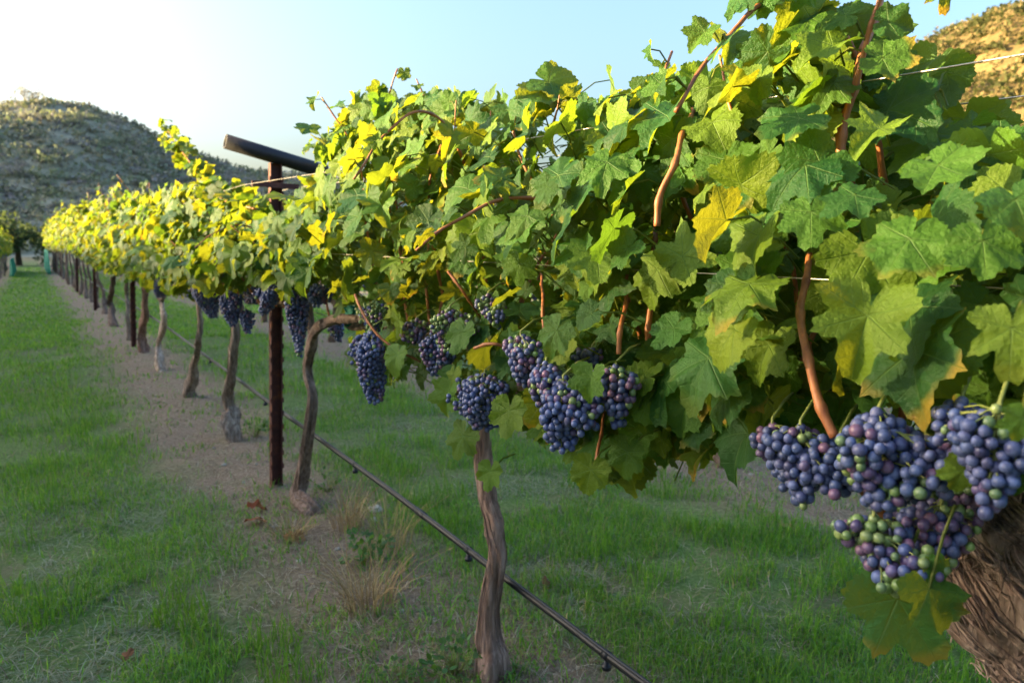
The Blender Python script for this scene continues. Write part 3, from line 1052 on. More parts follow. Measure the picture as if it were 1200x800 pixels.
for vi in range(0, 10):
    y = VY[vi]
    if vi == 0: continue
    root = vine_root(vi, ROWX, y)
    lod = 0 if vi <= 2 else (1 if vi <= 6 else 2)
    # trunk
    if vi == 1:
        pts = [(ROWX + .0, .20, -.05), (ROWX - .01, .21, .12), tuple(onx(1268, 880, .84)), tuple(onx(1216, 775, .83)), tuple(onx(1174, 705, .82)), tuple(onx(1144, 655, .81)),
               tuple(onx(1150, 612, .80)), tuple(onx(1184, 612, .78)), tuple(onx(1215, 646, .76)), tuple(onx(1260, 700, .74)), tuple(onx(1330, 790, .73))]
        rad = [.080, .064, .052, .049, .049, .045, .042, .042, .040, .036, .032]
        mb, P, R = trunk_mesh(local(pts, root), rad, 21, 48, 200, 0.17, (1.0, .93, .9))
        bark_strips(mb, P, R, 5, 330, (1.25, 1.12, 1.05), 0.0, 1.0, 0.022, 0.0050)
    else:
        pp, rr = px_trunk(TR[vi])
        tint = {2: (1.0, .85, .82), 6: (1.7, 1.65, 1.6), 7: (1, .75, .7), 3: (.80, .72, .70), 9: (.5, .45, .45)}.get(vi, (1, .95, .9))
        mb, P, R = trunk_mesh(local(pp, root), rr, 20 + vi, 24 if vi < 4 else 12, 110 if vi < 4 else 50, 0.15 if vi == 2 else .24, tint)
        if vi <= 4: bark_strips(mb, P, R, 5 + vi, 70 if vi == 2 else 40, tint, 0, 1, 0.004, 0.004)
    obj('trunk', mb, BARK, root)
    # cordon arms along the fruit wire
    hd = P[-1] + np.array(root.location) if vi > 1 else np.array(onx(1150, 600, .81))
    ztipp = .79
    ends = [(-.6, ztipp), (.62, ztipp + .02)] if vi > 1 else [(.45, .80)]
    for dy, zz in ends:
        q = np.array([hd, hd + (0.0, dy * .25, .05), (ROWX + .02, y + dy * .65, zz), (ROWX, y + dy, zz + .01)])
        am, _, _ = trunk_mesh(local(q, root), [.020, .019, .016, .011] if vi > 1 else [.032, .024, .017, .012], 60 + vi, 14, 40, 0.16, (.9, .8, .75))
        obj('arm', am, BARK, root)
    if vi == 3:
        q = np.array([onx(362, 412, ROWX), onx(372, 388, .87), onx(388, 376, .84), onx(404, 373, .83), onx(418, 374, .84), onx(445, 372, .86)])
        am, _, _ = trunk_mesh(local(q, root), [.019, .018, .016, .015, .013, .011], 67, 14, 40, 0.2, (.80, .72, .70))
        obj('arm', am, BARK, root)
    # bunches
    clear = []
    for k, (v, tp, bt, w, X, pal, lab) in enumerate(BUN):
        if v > vi + 1 or v < vi - 1: continue
        a = onx(*tp, X); b = onx(*bt, X)
        L = np.linalg.norm(a - b); W = w * depth(a) / FPX / 2
        if v <= 2:
            for f in (0.3, 0.55, 0.8):
                clear.append(cl(a + (b - a) * f, W * 0.9 + 0.014 + (0.010 if v == 1 else 0)))
        else:
            clear.append(cl((a + b) / 2, W + 0.02))
        if v == vi:
            cluster(root, a, L, W, 300 + k, pal, 0 if vi <= 2 else (1 if vi <= 4 else 2), (.0052 if X > .565 else .0047) if vi == 1 else (.0051 if vi == 2 else .0068), label=lab)
    for v, pl, X, rad in CANES:
        w = [onx(*q, X + .11 * (k_ / (len(pl) - 1)) ** 2.5) for k_, q in enumerate(pl)]
        if v <= 2 and vi <= 2:
            for q in w[:-1]: clear.append(cl(q, 0.028, 0.3))
            for q in range(len(w) - 2): clear.append(cl((w[q] + w[q + 1]) / 2, 0.034, 0.3))
        if v == vi:
            cane_obj(root, resample(np.array(w), 16), np.linspace(rad, rad * .75, 16))
    if vi <= 3:
        for q in ((350, 289), (370, 291), (462, 298), (480, 299), (775, 318), (790, 318), (805, 318), (820, 318), (838, 318), (1100, 330), (1120, 331), (1145, 331), (1170, 332)):
            clear.append(cl(onx(*q, .69), .026, .5))
        for q in ((612, 181), (635, 178), (660, 175), (690, 171)):
            clear.append(cl(onx(*q, .765), .022, .5))
    if vi == 1:
        for q in ((1145, 618), (1175, 622), (1195, 640), (1140, 660), (1160, 690), (1180, 730), (1195, 770)):
            clear.append(cl(onx(*q, .80), .055, .5))
    if vi in (2, 3, 4):
        for t_ in np.linspace(0, 1, 9):
            clear.append(cl(ony(262 + 120 * t_, 165 + 37 * t_, 3.22), .055 - .020 * t_, 3.2))
        for q in ((322, 200), (322, 216), (300, 214), (340, 216)):
            clear.append(cl(ony(*q, 3.22), .045, 3.2))
        for q in ((362, 412), (372, 388), (388, 376), (404, 374), (412, 384), (360, 430), (363, 395), (361, 370), (360, 352)):
            clear.append(cl(onx(*q, .86), .055, 2.4))
    span = {1: 1.15, 2: 1.46}.get(vi, 1.40)
    yc = {1: .30, 2: 1.47}.get(vi, y)
    nf = {1: 1450, 2: 1500, 3: 600, 4: 540}.get(vi, 480)
    mb, shoots = canopy(yc, ROWX - 0.02, 400 + vi, lod, span, None, None, 18 if vi < 3 else 14, nf, clear, {1: .048, 2: .049, 3: .058, 4: .063}.get(vi, .066), 0.30)
    for (p, rr) in shoots:
        if vi in (2, 3, 4) and any((seg_dist(p, a_, b_) < r_).any() for a_, b_, r_ in clear if np.linalg.norm(b_ - a_) > 2): continue
        cane_obj(root, p, rr, 'shoot', 6 if vi <= 3 else 4)
    r = NPR(500 + vi)
    if vi == 1:
        # the tall shoot that leaves the top of the picture, and measured leaves of the near face: px, size px, plane, normal, tip
        hero = [((1010, 395), 150, .55, (-.75, -.35, .35), (-.2, .1, -1)), ((1185, 405), 120, .50, (-.8, -.3, .3), (.1, 0, -1)), ((880, 340), 105, .60, (-.8, -.2, .4), (-.1, 0, -1)),
                ((950, 265), 95, .58, (-.6, -.4, .6), (.2, .1, -.9)), ((1060, 300), 120, .58, (-.7, -.2, .6), (.1, .2, -.8)), ((1100, 420), 130, .60, (-.8, -.3, .3), (.1, -.1, -1)),
                ((990, 240), 90, .58, (-.5, -.2, .8), (-.5, .3, -.6)), ((1110, 210), 110, .60, (-.6, -.1, .7), (.2, -.3, -.6)), ((900, 420), 100, .62, (-.8, -.1, .4), (.2, .2, -1)),
                ((1125, 560), 62, .56, (-.8, -.5, .1), (-.1, .2, -1)), ((1195, 500), 60, .52, (-.8, -.4, .2), (-.2, .1, -1)), ((850, 470), 84, .64, (-.8, -.2, .3), (.1, .1, -1)),
                ((1150, 300), 105, .58, (-.6, -.4, .5), (.2, .1, -.8)), ((1190, 250), 100, .56, (-.6, -.3, .6), (.4, .1, -.7)), ((920, 150), 105, .62, (-.5, -.3, .8), (-.5, .5, -.5)),
                ((960, 60), 95, .66, (-.5, -.3, .8), (-.6, .4, -.3)), ((935, 20), 85, .68, (-.6, -.3, .7), (-.7, .4, .0)), ((1050, 30), 60, .70, (-.7, -.5, .3), (.6, -.3, -.2)),
                ((1000, 30), 60, .70, (-.7, -.5, .3), (.1, .3, -.9)), ((1105, -5), 60, .70, (-.5, -.8, .1), (.2, .1, -1)), ((970, 110), 80, .68, (-.5, -.5, .6), (-.3, .2, -.7)),
                ((1040, 80), 85, .68, (-.6, -.4, .5), (.5, .0, -.4)), ((1020, 160), 90, .64, (-.5, -.3, .8), (-.6, .2, -.5)), ((770, 330), 90, .62, (-.8, -.1, .4), (.2, .2, -1)),
                ((830, 420), 86, .62, (-.8, -.1, .3), (-.2, .1, -1))]
        hl_ = hero
    elif vi == 2:
        hl_ = [((660, 245), 80, .60, (-.8, -.2, .4), (-.1, 0, -1)), ((645, 398), 70, .55, (-.8, -.3, .3), (-.5, .2, -.8)), ((694, 452), 64, .56, (-.8, -.2, .3), (.2, .1, -1)), ((735, 540), 66, .64, (-.8, -.2, .2), (.1, .1, -1)),
               ((690, 560), 62, .62, (-.7, -.5, .2), (-.2, .1, -1)), ((598, 492), 70, .60, (-.8, -.3, .2), (.2, .1, -1)), ((540, 520), 60, .66, (-.8, -.3, .3), (-.2, .2, -1)), ((525, 470), 60, .64, (-.8, -.2, .3), (-.1, .1, -1)),
               ((466, 424), 50, .585, (-.8, -.2, .4), (.1, .1, -1)), ((540, 400), 60, .62, (-.8, -.2, .4), (-.1, .1, -1)), ((425, 415), 40, .66, (-.8, -.2, .3), (-.4, .3, -.8)), ((790, 395), 72, .62, (-.7, -.1, .6), (.3, .2, -.8)),
               ((575, 560), 50, .68, (-.8, -.3, .2), (.1, .1, -1)), ((800, 490), 76, .66, (-.8, -.2, .3), (-.1, .1, -1)), ((760, 460), 66, .66, (-.8, -.2, .3), (.2, .1, -1))]
    else:
        hl_ = []
    if hl_:
        Pn = np.array([onx(*h[0], h[2]) for h in hl_])
        tdir = unit(np.array([h[4] for h in hl_], float))
        sz = np.array([h[1] * 0.73 * depth(p) / FPX / 1.45 for h, p in zip(hl_, Pn)])
        base = Pn - tdir * (sz * 0.35)[:, None]
        nn = unit(np.array([h[3] for h in hl_], float))
        add_leaves(mb, base, nn, tdir, sz, 0, r, GREENS[r.choice([1, 2, 2, 3], len(sz))] * r.uniform(.85, 1.15, (len(sz), 1)))
        petioles(mb, base - nn * 0.05 + (0.02, 0, 0.03), base)
    # measured long shoots with leaves
    for v, pl, X, ln, rad in ((1, [(985, 190), (990, 140), (1000, 100), (1018, 45), (1040, -30)], .70, .050, .005), (5, [(300, 245), (262, 234), (235, 206), (212, 176), (194, 150)], .80, .074, .006),
                              (2, [(530, 200), (532, 160), (535, 118)], .76, .040, .003), (2, [(565, 190), (572, 160), (575, 130)], .76, .030, .003), (2, [(640, 170), (650, 140), (656, 108)], .74, .045, .003),
                              (2, [(425, 210), (420, 180), (412, 150)], .74, .045, .003), (1, [(860, 140), (850, 100), (842, 64)], .70, .045, .003)):
        if v != vi: continue
        w = resample(np.array([onx(*q, X) for q in pl]), 20)
        cane_obj(root, w, np.linspace(rad * .8, rad * .4, 20))
        LL = np.linalg.norm(w[-1] - w[0])
        m = int(LL / (0.021 if v != 5 else 0.020))
        tt = np.sort(r.random(m))
        pb = np.stack([np.interp(tt, np.linspace(0, 1, 20), w[:, i]) for i in range(3)], -1)
        d = unit(r.normal(size=(m, 3)) + (0, 0, 0.2))
        pe = pb + d * (ln * 0.7)
        nn = d * 0.4 + r.normal(0, 0.5, (m, 3)) + (-0.3, 0, 0.6)
        add_leaves(mb, pe, nn, d + (0, 0, -0.4), ln * r.uniform(0.6, 1.15, m) * (1 - 0.35 * tt), min(lod, 1), r)
        petioles(mb, pb, pe)
    fo_mb = MB()
    for v_ in mb.v: v_ -= np.array(root.location)
    obj('foliage', mb, LEAF, root)
    if vi == 1:
        for lab, px, sz, X, nn, td, age, c in (('large drooping leaf with yellow and brown margin', (1062, 718), 108, .58, (-.72, -.60, .20), (.42, -.30, -.8), .6, (.035, .165, .040)),
                                              ('fresh narrow green leaf in front of the drooping one', (1092, 700), 74, .56, (-.35, -.85, .30), (.40, -.1, -1), 0.0, (.050, .16, .026))):
            lm = MB()
            p = onx(*px, X); s = sz * depth(p) / FPX / 1.3
            t_ = unit(np.array([td], float))
            add_leaves(lm, (p - t_[0] * s * .25)[None], np.array([nn], float), t_, np.array([s]), 0, NPR(9 if age else 14), np.array([c]), np.array([age]), 12 if age else 13)
            petioles(lm, (p - t_[0] * s * .25 + (0.03, .0, .06))[None], (p - t_[0] * s * .25)[None])
            for v_ in lm.v: v_ -= np.array(root.location)
            lo_ = obj('leaf', lm, LEAF, root)
            lo_['label'] = lab

# ------------------------------------------------------------------ far vines: a few grown once, then copied
protos = []
for k in range(5):
    root = empty('grape_vine', (0, 0, 0), None, 'grapevine')
    r = NPR(700 + k)
    bx = r.uniform(-.05, .05, 4); by = r.uniform(-.09, .09, 4)
    pts = [(bx[0], by[0], -.05), (bx[1] * .6, by[1] * .6, .12), (bx[1], by[1], .3), (bx[2], by[2], .52), (0, by[3] * .3, .78)]
    rr = [.040, .036, .025, .022, .022]
    mb, P, R = trunk_mesh(pts, rr, 800 + k, 10, 30, .16, (.75, .68, .66))
    obj('trunk', mb, BARK, root)
    for dy in (-.66, .66):
        am, _, _ = trunk_mesh([(0, by[3] * .3, .77), (0, dy * .5, .80), (0.01, dy, .81)], [.02, .016, .011], 830 + k, 8, 16, .15, (.75, .68, .66))
        obj('arm', am, BARK, root)
    ft = lambda yy, k=k: 1.40 + 0.10 * np.sin(np.asarray(yy) * 4 + k * 1.7) + 0.06 * np.sin(np.asarray(yy) * 11 + k)
    fb = lambda yy: 0.74 + 0.05 * np.sin(np.asarray(yy) * 7)
    mb, shoots = canopy(0, 0, 900 + k, 2, 1.42, ft, fb, 13, 430, (), .066, .30)
    obj('foliage', mb, LEAF, root)
    for q in range(3):
        cluster(root, (r.choice([-.12, -.08, .1]), r.uniform(-.5, .5), .80), .13, .040, 950 + k * 5 + q, 'dark', 2, .0105)
    protos.append(root)

first = True
used = set()


def far_vine(k, x, y, rz, sz, label, group):
    if k not in used:
        o = protos[k]; used.add(k)
    else:
        o = copy_tree(protos[k])
    o.location = (x, y, 0)
    o.rotation_euler = (0, 0, rz)
    o.scale = (1, 1, sz)
    return tag(o, label, 'grapevine', group)


rp = NPR(44)
for i in range(10, len(VY)):
    y = VY[i]
    far_vine(i % 5, ROWX + rp.normal(0, .02), y, math.pi * int(rp.integers(2)), float(ztop(y)) / 1.45, 'distant leafy vine in the main row beyond the farther steel post, golden tops', 'distant vines of the main row')
far_vine(0, ROWX, VY[0], 0, .9, 'vine of the main row just outside the picture on the near side', 'near vines outside the picture')
for i in range(-1, 31):
    far_vine(int(rp.integers(5)), ROWX - ROWGAP + rp.normal(0, .02), i * 1.37 + .4 + rp.normal(0, .05), math.pi * int(rp.integers(2)), rp.uniform(.86, 1.0) * (.90 if i < 3 else (1 if i < 12 else 1.12)), 'leafy vine of the neighbouring row across the grass lane at the left edge', 'vines of the row left of the lane')
for q in (2,):
    for i in range(0, 30):
        far_vine(int(rp.integers(5)), ROWX - q * ROWGAP + rp.normal(0, .02), i * 1.37 + 1.0, math.pi * int(rp.integers(2)), rp.uniform(.96, 1.06), 'leafy vine of the rows farther left, hidden beyond the lane', 'vines of the rows farther left')
for i in range(0, 30):
    far_vine(int(rp.integers(5)), ROWX + ROWGAP + rp.normal(0, .02), i * 1.37 + .9, math.pi * int(rp.integers(2)), rp.uniform(.88, .98), 'leafy vine of the next row glimpsed behind the main row', 'vines of the row behind the main row')


# ------------------------------------------------------------------ trellis posts, wires, hose
def post(y, label, z=1.43, full=True):
    root = empty('trellis_post', (ROWX - .028, y, 0), label, 'trellis post', 'steel trellis posts')
    root.rotation_euler = (0, math.radians(2.2), 0)
    mb = MB()
    h = z - .02
    # rolled channel section: web and two flanges with a row of knocked-out notches along the edges
    w, d, t = .050, .034, .005
    box(mb, (0, d / 2, h / 2 - .06), (w, t, h + .12), bev=.001)
    for s in (-1, 1):
        box(mb, (s * (w / 2 - t / 2 - .0005), -.0005, h / 2 - .06), (t, d - .004, h + .118), bev=.001)
        for k in range(22):
            box(mb, (s * (w / 2 + .002), -.012, .08 + k * .06), (.005, .010, .022), bev=.001)
    obj('upright', mb, RUST, root, False)
    pm = MB()
    # open pipe cross-bar across the row, tilted a little
    a = np.array([-.205, 0, z + .048]); b = np.array([.222, 0, z - .036])
    ro, ri, n = .031, .025, 28
    ax = unit(b - a); u = np.array([0, 1.0, 0]); v = np.cross(ax, u)
    an = np.arange(n) * 2 * math.pi / n
    ring = lambda c, q: c + q * (np.cos(an)[:, None] * u + np.sin(an)[:, None] * v)
    V = np.concatenate([ring(a, ro), ring(b, ro), ring(b, ri), ring(a, ri)])
    f = []
    for k in range(4):
        for q in range(n):
            f.append((k * n + q, k * n + (q + 1) % n, ((k + 1) % 4) * n + (q + 1) % n, ((k + 1) % 4) * n + q))
    pm.add(V, None, f)
    obj('cross_bar', pm, PIPE, root)
    bm = MB()
    box(bm, (-.005, -.024, z - .115), (.20, .008, .022), bev=.001)
    box(bm, (-.005, -.033, z - .126), (.20, .012, .003))
    obj('wire_bracket', bm, RUST, root, False)
    return root


PY = [3.22, 8.62, 14.1, 19.6, 25.1, 30.6, 36.1]
plabs = ['brown rusty steel post with black pipe T-bar, nearest and standing clear', 'second brown steel post with a black T-bar end over the leaves']
for k, y in enumerate(PY):
    post(y, plabs[k] if k < 2 else 'far brown steel post half hidden between distant vines of the main row', 1.43 if k == 0 else 1.48)


def wire(pts, label, r=.0010, name='trellis_wire', mat=None, n=5):
    mb = MB()
    tube(mb, pts, r, n)
    o = obj(name, mb, mat or WIRE)
    return tag(o, label, 'wire' if mat is None else 'hose', 'trellis wires' if mat is None else None)


def span_wire(x, z, sag, dz=0):
    P = []
    ends = [-2.0] + PY + [41]
    for a, b in zip(ends[:-1], ends[1:]):
        for t in np.linspace(0, 1, 12, endpoint=False):
            P.append((x, a + (b - a) * t, z + dz * min(1, max(0, (a + (b - a) * t) / 3.2)) - sag * 4 * t * (1 - t)))
    P.append((x, 41, z + dz))
    return np.array(P)


wire(span_wire(.88 - .115, 1.225, .01, .085), 'top trellis wire on the lane side, tied to the rusty bracket')
wire(span_wire(.88 + .105, 1.225, .01, .085), 'top trellis wire on the far side of the canopy')
wire(span_wire(.70, 1.02, .008, .03), 'middle trellis wire on the lane side, crossing the near leaves')
wire(span_wire(1.04, 1.02, .008, .03), 'middle trellis wire on the far side, behind the leaves')
wire(span_wire(ROWX + .03, .80, .005), 'lowest trellis wire carrying the old vine arms', .0016)

hp = [np.array([.93, -1.5, .20]), np.array([.93, .1, .205])] + [onx(px, py, .93) for px, py in [(755, 800), (660, 728), (570, 660), (450, 569), (330, 482), (250, 423), (185, 376)]]
last = hp[-1]
for y in np.arange(10, 41, 3.0): hp.append(np.array([.93, y, .40]))
hp = resample(np.array(hp), 160)
hroot = empty('drip_hose', (.93, 1.0, .22), 'black drip irrigation hose strung low along the main row', 'hose')
mb = MB(); tube(mb, hp - np.array(hroot.location), .0094, 12)
obj('hose', mb, HOSE, hroot)
mb = MB(); tube(mb, hp - np.array(hroot.location) + np.array([-.004, 0, .0105]), .0020, 6)
obj('carrier_wire', mb, mat_plain('dull_wire', (.03, .03, .036), .5, 0), hroot)
for (px, py) in [(708, 775), (545, 650), (422, 560), (308, 468), (248, 422)]:
    c = onx(px, py, .93)
    yy = c[1]; i = int(np.argmin(np.abs(hp[:, 1] - yy))); c = hp[i] - np.array(hroot.location)
    mb = MB()
    tube(mb, [c + (0, -.009, 0), c + (0, .009, 0)], .0105, 12)
    tube(mb, [c + (0, 0, -.006), c + (0, 0, -.020), c + (0, 0, -.0205), c + (0, 0, -.030)], [.0055, .0055, .011, .010], 10)
    obj('dripper', mb, HOSE, hroot)
for (px, py) in [(497, 611)]:
    i = int(np.argmin(np.abs(hp[:, 1] - onx(px, py, .93)[1]))); c = hp[i] - np.array(hroot.location)
    d = hp[i + 1] - hp[i]; d = d / np.linalg.norm(d)
    mb = MB(); tube(mb, [c - d * .03, c - d * .028, c + d * .028, c + d * .03], [.009, .011, .011, .009], 12)
    obj('coupling', mb, HOSE, hroot)


# ------------------------------------------------------------------ nets
def net_sheet(name, x, y0, y1, z0, z1, seed, label, group=None, folds=9, out=.10, color=(.03, .30, .22)):
    r = NPR(seed)
    u, v = np.meshgrid(np.linspace(0, 1, 46), np.linspace(0, 1, 14))
    X = x + out * (0.3 + v) * np.sin(u * folds * 2 * math.pi + 2 * vnoise(u * 6, v * 2, seed)) * .5 + .05 * (fbm(u * 8, v * 4, seed) - .5)
    Y = y0 + (y1 - y0) * u + .03 * np.sin(v * 7 + u * 20)
    Z = z1 + (z0 - z1) * v + .04 * (vnoise(u * 9, v * 0, seed) - .5)
    mb = MB(); h, w = X.shape
    i = np.arange(h - 1)[:, None] * w + np.arange(w - 1)[None]
    mb.add(np.stack([X, Y, Z], -1).reshape(-1, 3), None, np.stack([i, i + 1, i + w + 1, i + w], -1).reshape(-1, 4), color + (0,))
    o = obj(name, mb, NET)
    o.modifiers.new('thick', 'SOLIDIFY').thickness = .004
    return tag(o, label, 'net', group)


net_sheet('bird_net', .56, 33, 41.5, .03, .95, 1, 'turquoise bird net hanging at the far end of the main row')
net_sheet('bird_net', -.62, 31, 39, .03, .62, 2, 'turquoise bird net hanging under the left row across the lane')
net_sheet('bird_net', 2.5, 20, 34, .25, .7, 3, 'turquoise bird net glimpsed between the distant trunks')
for (px, py, X, hh, ww, lab, sd_) in ((862, 486, .92, .075, .05, 'teal net scrap hanging on the low wire between the two nearest vines', 4), (338, 292, .78, .05, .06, 'teal net scrap in the leaves beside the near steel post', 5), (410, 372, .90, .06, .05, 'teal net scrap hanging by the curled vine arm', 6)):
    p = onx(px, py, X)
    net_sheet('net_scrap', p[0], p[1] - ww / 2, p[1] + ww / 2, p[2] - hh / 2, p[2] + hh / 2, sd_, lab, None, 2, .02, (.02, .22, .17))


# ------------------------------------------------------------------ trees beyond the row's end
def tree_mesh(seed, h):
    r = NPR(seed)
    tm = MB()
    tube(tm, resample([(0, 0, -.2), (.05, .03, h * .25), (0, .1, h * .6), (.05, 0, h * .9)], 12), np.linspace(.16, .04, 12), 8, (.08, .06, .045, 0))
    for k in range(7):
        a = k * .9 + r.uniform(0, .5)
        z = h * r.uniform(.2, .6)
        tube(tm, [(0, 0, z), (math.cos(a) * h * .2, math.sin(a) * h * .2, z + h * .15), (math.cos(a) * h * .36, math.sin(a) * h * .36, z + h * .2)], [.06, .04, .015], 6, (.08, .06, .045, 0))
    n = 1500
    lob = r.normal(size=(16, 3)) * (h * .26, h * .26, h * .22) + (0, 0, h * .55)
    lob[:, 2] = np.clip(lob[:, 2], h * .12, h * .9)
    rad = r.uniform(.12, .24, 16) * h
    k = r.integers(0, 16, n)
    p = lob[k] + unit(r.normal(size=(n, 3))) * (rad[k] * r.uniform(.5, 1.05, n))[:, None]
    p[:, 2] = np.maximum(p[:, 2], .05)
    s = r.uniform(.06, .14, n)[:, None]
    a = unit(r.normal(size=(n, 3))); b = unit(np.cross(a, r.normal(size=(n, 3))))
    V = np.stack([p - a * s, p + b * s * .6, p + a * s, p - b * s * .6], 1).reshape(-1, 3)
    c = np.array([.035, .065, .028]) * r.uniform(.6, 1.6, (n, 1))
    cm = MB(); cm.add(V, None, np.arange(4 * n).reshape(-1, 4), np.repeat(np.concatenate([c, np.zeros((n, 1))], 1), 4, 0))
    return tm.mesh('trunk', SHRUB), cm.mesh('crown', SHRUB, False)


tms = [tree_mesh(60 + k, 2.7) for k in range(3)]
for k, (x, y, s, lab) in enumerate([(-2.6, 50, 1.05, 'dark green tree at the far end of the lane, by the left edge'), (-.6, 52, 1.12, 'tallest dark tree closing off the end of the grass lane'), (1.2, 49, .9, 'dark tree just behind the end of the main row'),
                                    (3.4, 53, 1.1, 'dark tree mostly hidden behind the end of the main row'), (-4.8, 53, 1.2, 'dark tree beyond the end of the left row'), (6.2, 55, 1.1, 'dark tree behind the row beyond the main one')]):
    root = empty('tree', (x, y, 0), lab, 'tree', 'dark trees at the end of the lane')
    t, c = tms[k % 3]
    link('trunk', t, root); link('crown', c, root)
    root.scale = (s * 1.1, s * 1.1, s); root.rotation_euler = (0, 0, k * 1.3)


# ------------------------------------------------------------------ grass, litter, weeds
def strip_mask(x, y):
    """1 on the bare strip under a row, 0 in a lane"""
    w = (fbm(x * 1.3 + 3, y * 1.3, 21, 4) - .5) * .5
    u = (x + w - (ROWX - .06)) / ROWGAP
    d = np.abs(u - np.round(u)) * ROWGAP
    return 1 - smooth(.18, .50, d)


def blades(name, n, seed, rmin, rmax, label, keepf, hmin, hmax, wid, cols, probs, mat, lean=.5, az0=-14, az1=80, power=1.0, flat=False):
    r = NPR(seed)
    d = rmin * (rmax / rmin) ** (r.random(n) ** power)
    az = np.radians(r.uniform(az0, az1, n))
    x, y = d * np.sin(az), d * np.cos(az)
    k = r.random(n) < keepf(x, y)
    x, y, d = x[k], y[k], d[k]
    m = len(x)
    ht = (r.uniform(hmin, hmax, m) ** 1.0) * (0.55 + 0.9 * fbm(x * 2.1, y * 2.1, seed + 5, 3))
    wd = wid * r.uniform(.6, 1.3, m) * np.maximum(1, d / 3.2) ** .9
    a = r.uniform(0, 6.28, m)
    dr = np.stack([np.cos(a), np.sin(a), np.zeros(m)], -1)
    sd_ = np.stack([-np.sin(a), np.cos(a), np.zeros(m)], -1)
    tw = r.uniform(0, 6.28, m)
    sd_ = np.stack([np.cos(tw), np.sin(tw), np.zeros(m)], -1)
    ln = r.uniform(.1, 1.0, m) * lean * 2
    B = np.stack([x, y, gz(x, y) - .004], -1)
    if flat:
        B[:, 2] += r.uniform(.004, .012, m)
        tip = B + dr * ht[:, None] + np.array([0, 0, 1]) * (r.uniform(-.005, .02, m))[:, None]
        mid = (B + tip) / 2 + np.array([0, 0, .006])
        sd_ = np.cross(dr, (0, 0, 1.0))
    else:
        mid = B + dr * (ln * ht * .30)[:, None] + np.array([0, 0, 1]) * (ht * .60)[:, None]
        tip = B + dr * (ln * ht * .85)[:, None] + np.array([0, 0, 1]) * (ht * (1.02 - .42 * ln))[:, None]
    w = wd[:, None] * sd_
    V = np.stack([B - w, B + w, mid - w * .75, mid + w * .75, tip], 1).reshape(-1, 3)
    o5 = np.arange(m)[:, None] * 5
    f4 = o5 + np.array([0, 1, 3, 2]); f3 = o5 + np.array([2, 3, 4])
    patch = fbm(x * .8, y * .8, seed + 11, 3)
    ci = r.choice(len(cols), m, p=probs)
    C = np.array(cols)[ci] * r.uniform(.7, 1.3, (m, 1)) * (0.75 + 0.5 * patch[:, None])
    C = np.concatenate([C, np.zeros((m, 1))], 1)
    mb = MB(); mb.add(V, f3, f4, np.repeat(C, 5, 0))
    o = obj(name, mb, mat, None, False)
    return tag(o, label, 'grass', None, 'stuff')


def clump(x, y, seed, lo=.38, hi=.62):
    return smooth(lo, hi, fbm(x * 3.2, y * 3.2, seed, 3))


GC = [(.085, .250, .026), (.14, .33, .032), (.22, .38, .036), (.11, .23, .10), (.30, .26, .12)]
blades('grass', 330000, 1, 1.25, 13, 'green grass of the lanes between the vine rows',
       lambda x, y: (1 - strip_mask(x, y) * .96) * (.06 + .94 * clump(x, y, 31, .43, .60)), .020, .066, .0015, GC, [.30, .32, .18, .13, .07], GRASS, .55)
blades('grass', 170000, 2, 9, 46, 'mown green grass of the lane running to the far trees',
       lambda x, y: (1 - strip_mask(x, y) * .9) * .9, .025, .055, .0020, GC, [.30, .40, .20, .07, .03], GRASS, .5, -10, 60)
blades('grass', 75000, 3, 1.25, 9, 'sparse low weeds and seedlings on the bare strip under the vines',
       lambda x, y: strip_mask(x, y) * clump(x, y, 41, .46, .61) * .9 + .05, .012, .055, .0022, GC, [.25, .25, .10, .2, .2], GRASS, .8)
blades('straw_litter', 90000, 4, 1.25, 9, 'dry straw and leaf litter lying on the soil', lambda x, y: .25 + .6 * strip_mask(x, y), .012, .07, .0011,
       [(.30, .24, .16), (.20, .15, .10), (.40, .35, .26), (.14, .09, .06)], [.35, .3, .2, .15], DRYG, flat=True)
blades('thatch', 120000, 9, 1.25, 10, 'pale dead grass matted between the living tufts', lambda x, y: (1 - strip_mask(x, y)) * smooth(.46, .66, fbm(x * 2.2 + 7, y * 2.2, 91, 3)), .03, .10, .0012,
       [(.22, .26, .17), (.30, .29, .19), (.16, .22, .12)], [.45, .3, .25], DRYG, flat=True)
# individual taller tufts standing out of the lane
blades('grass', 60000, 6, 1.3, 8, 'taller bright grass tufts dotted through the lanes', lambda x, y: (1 - strip_mask(x, y)) * smooth(.62, .74, vnoise(x * 6.5, y * 6.5, 61)), .05, .12, .0018,
       [(.10, .26, .022), (.15, .30, .03), (.06, .19, .022)], [.45, .25, .3], GRASS, .45)


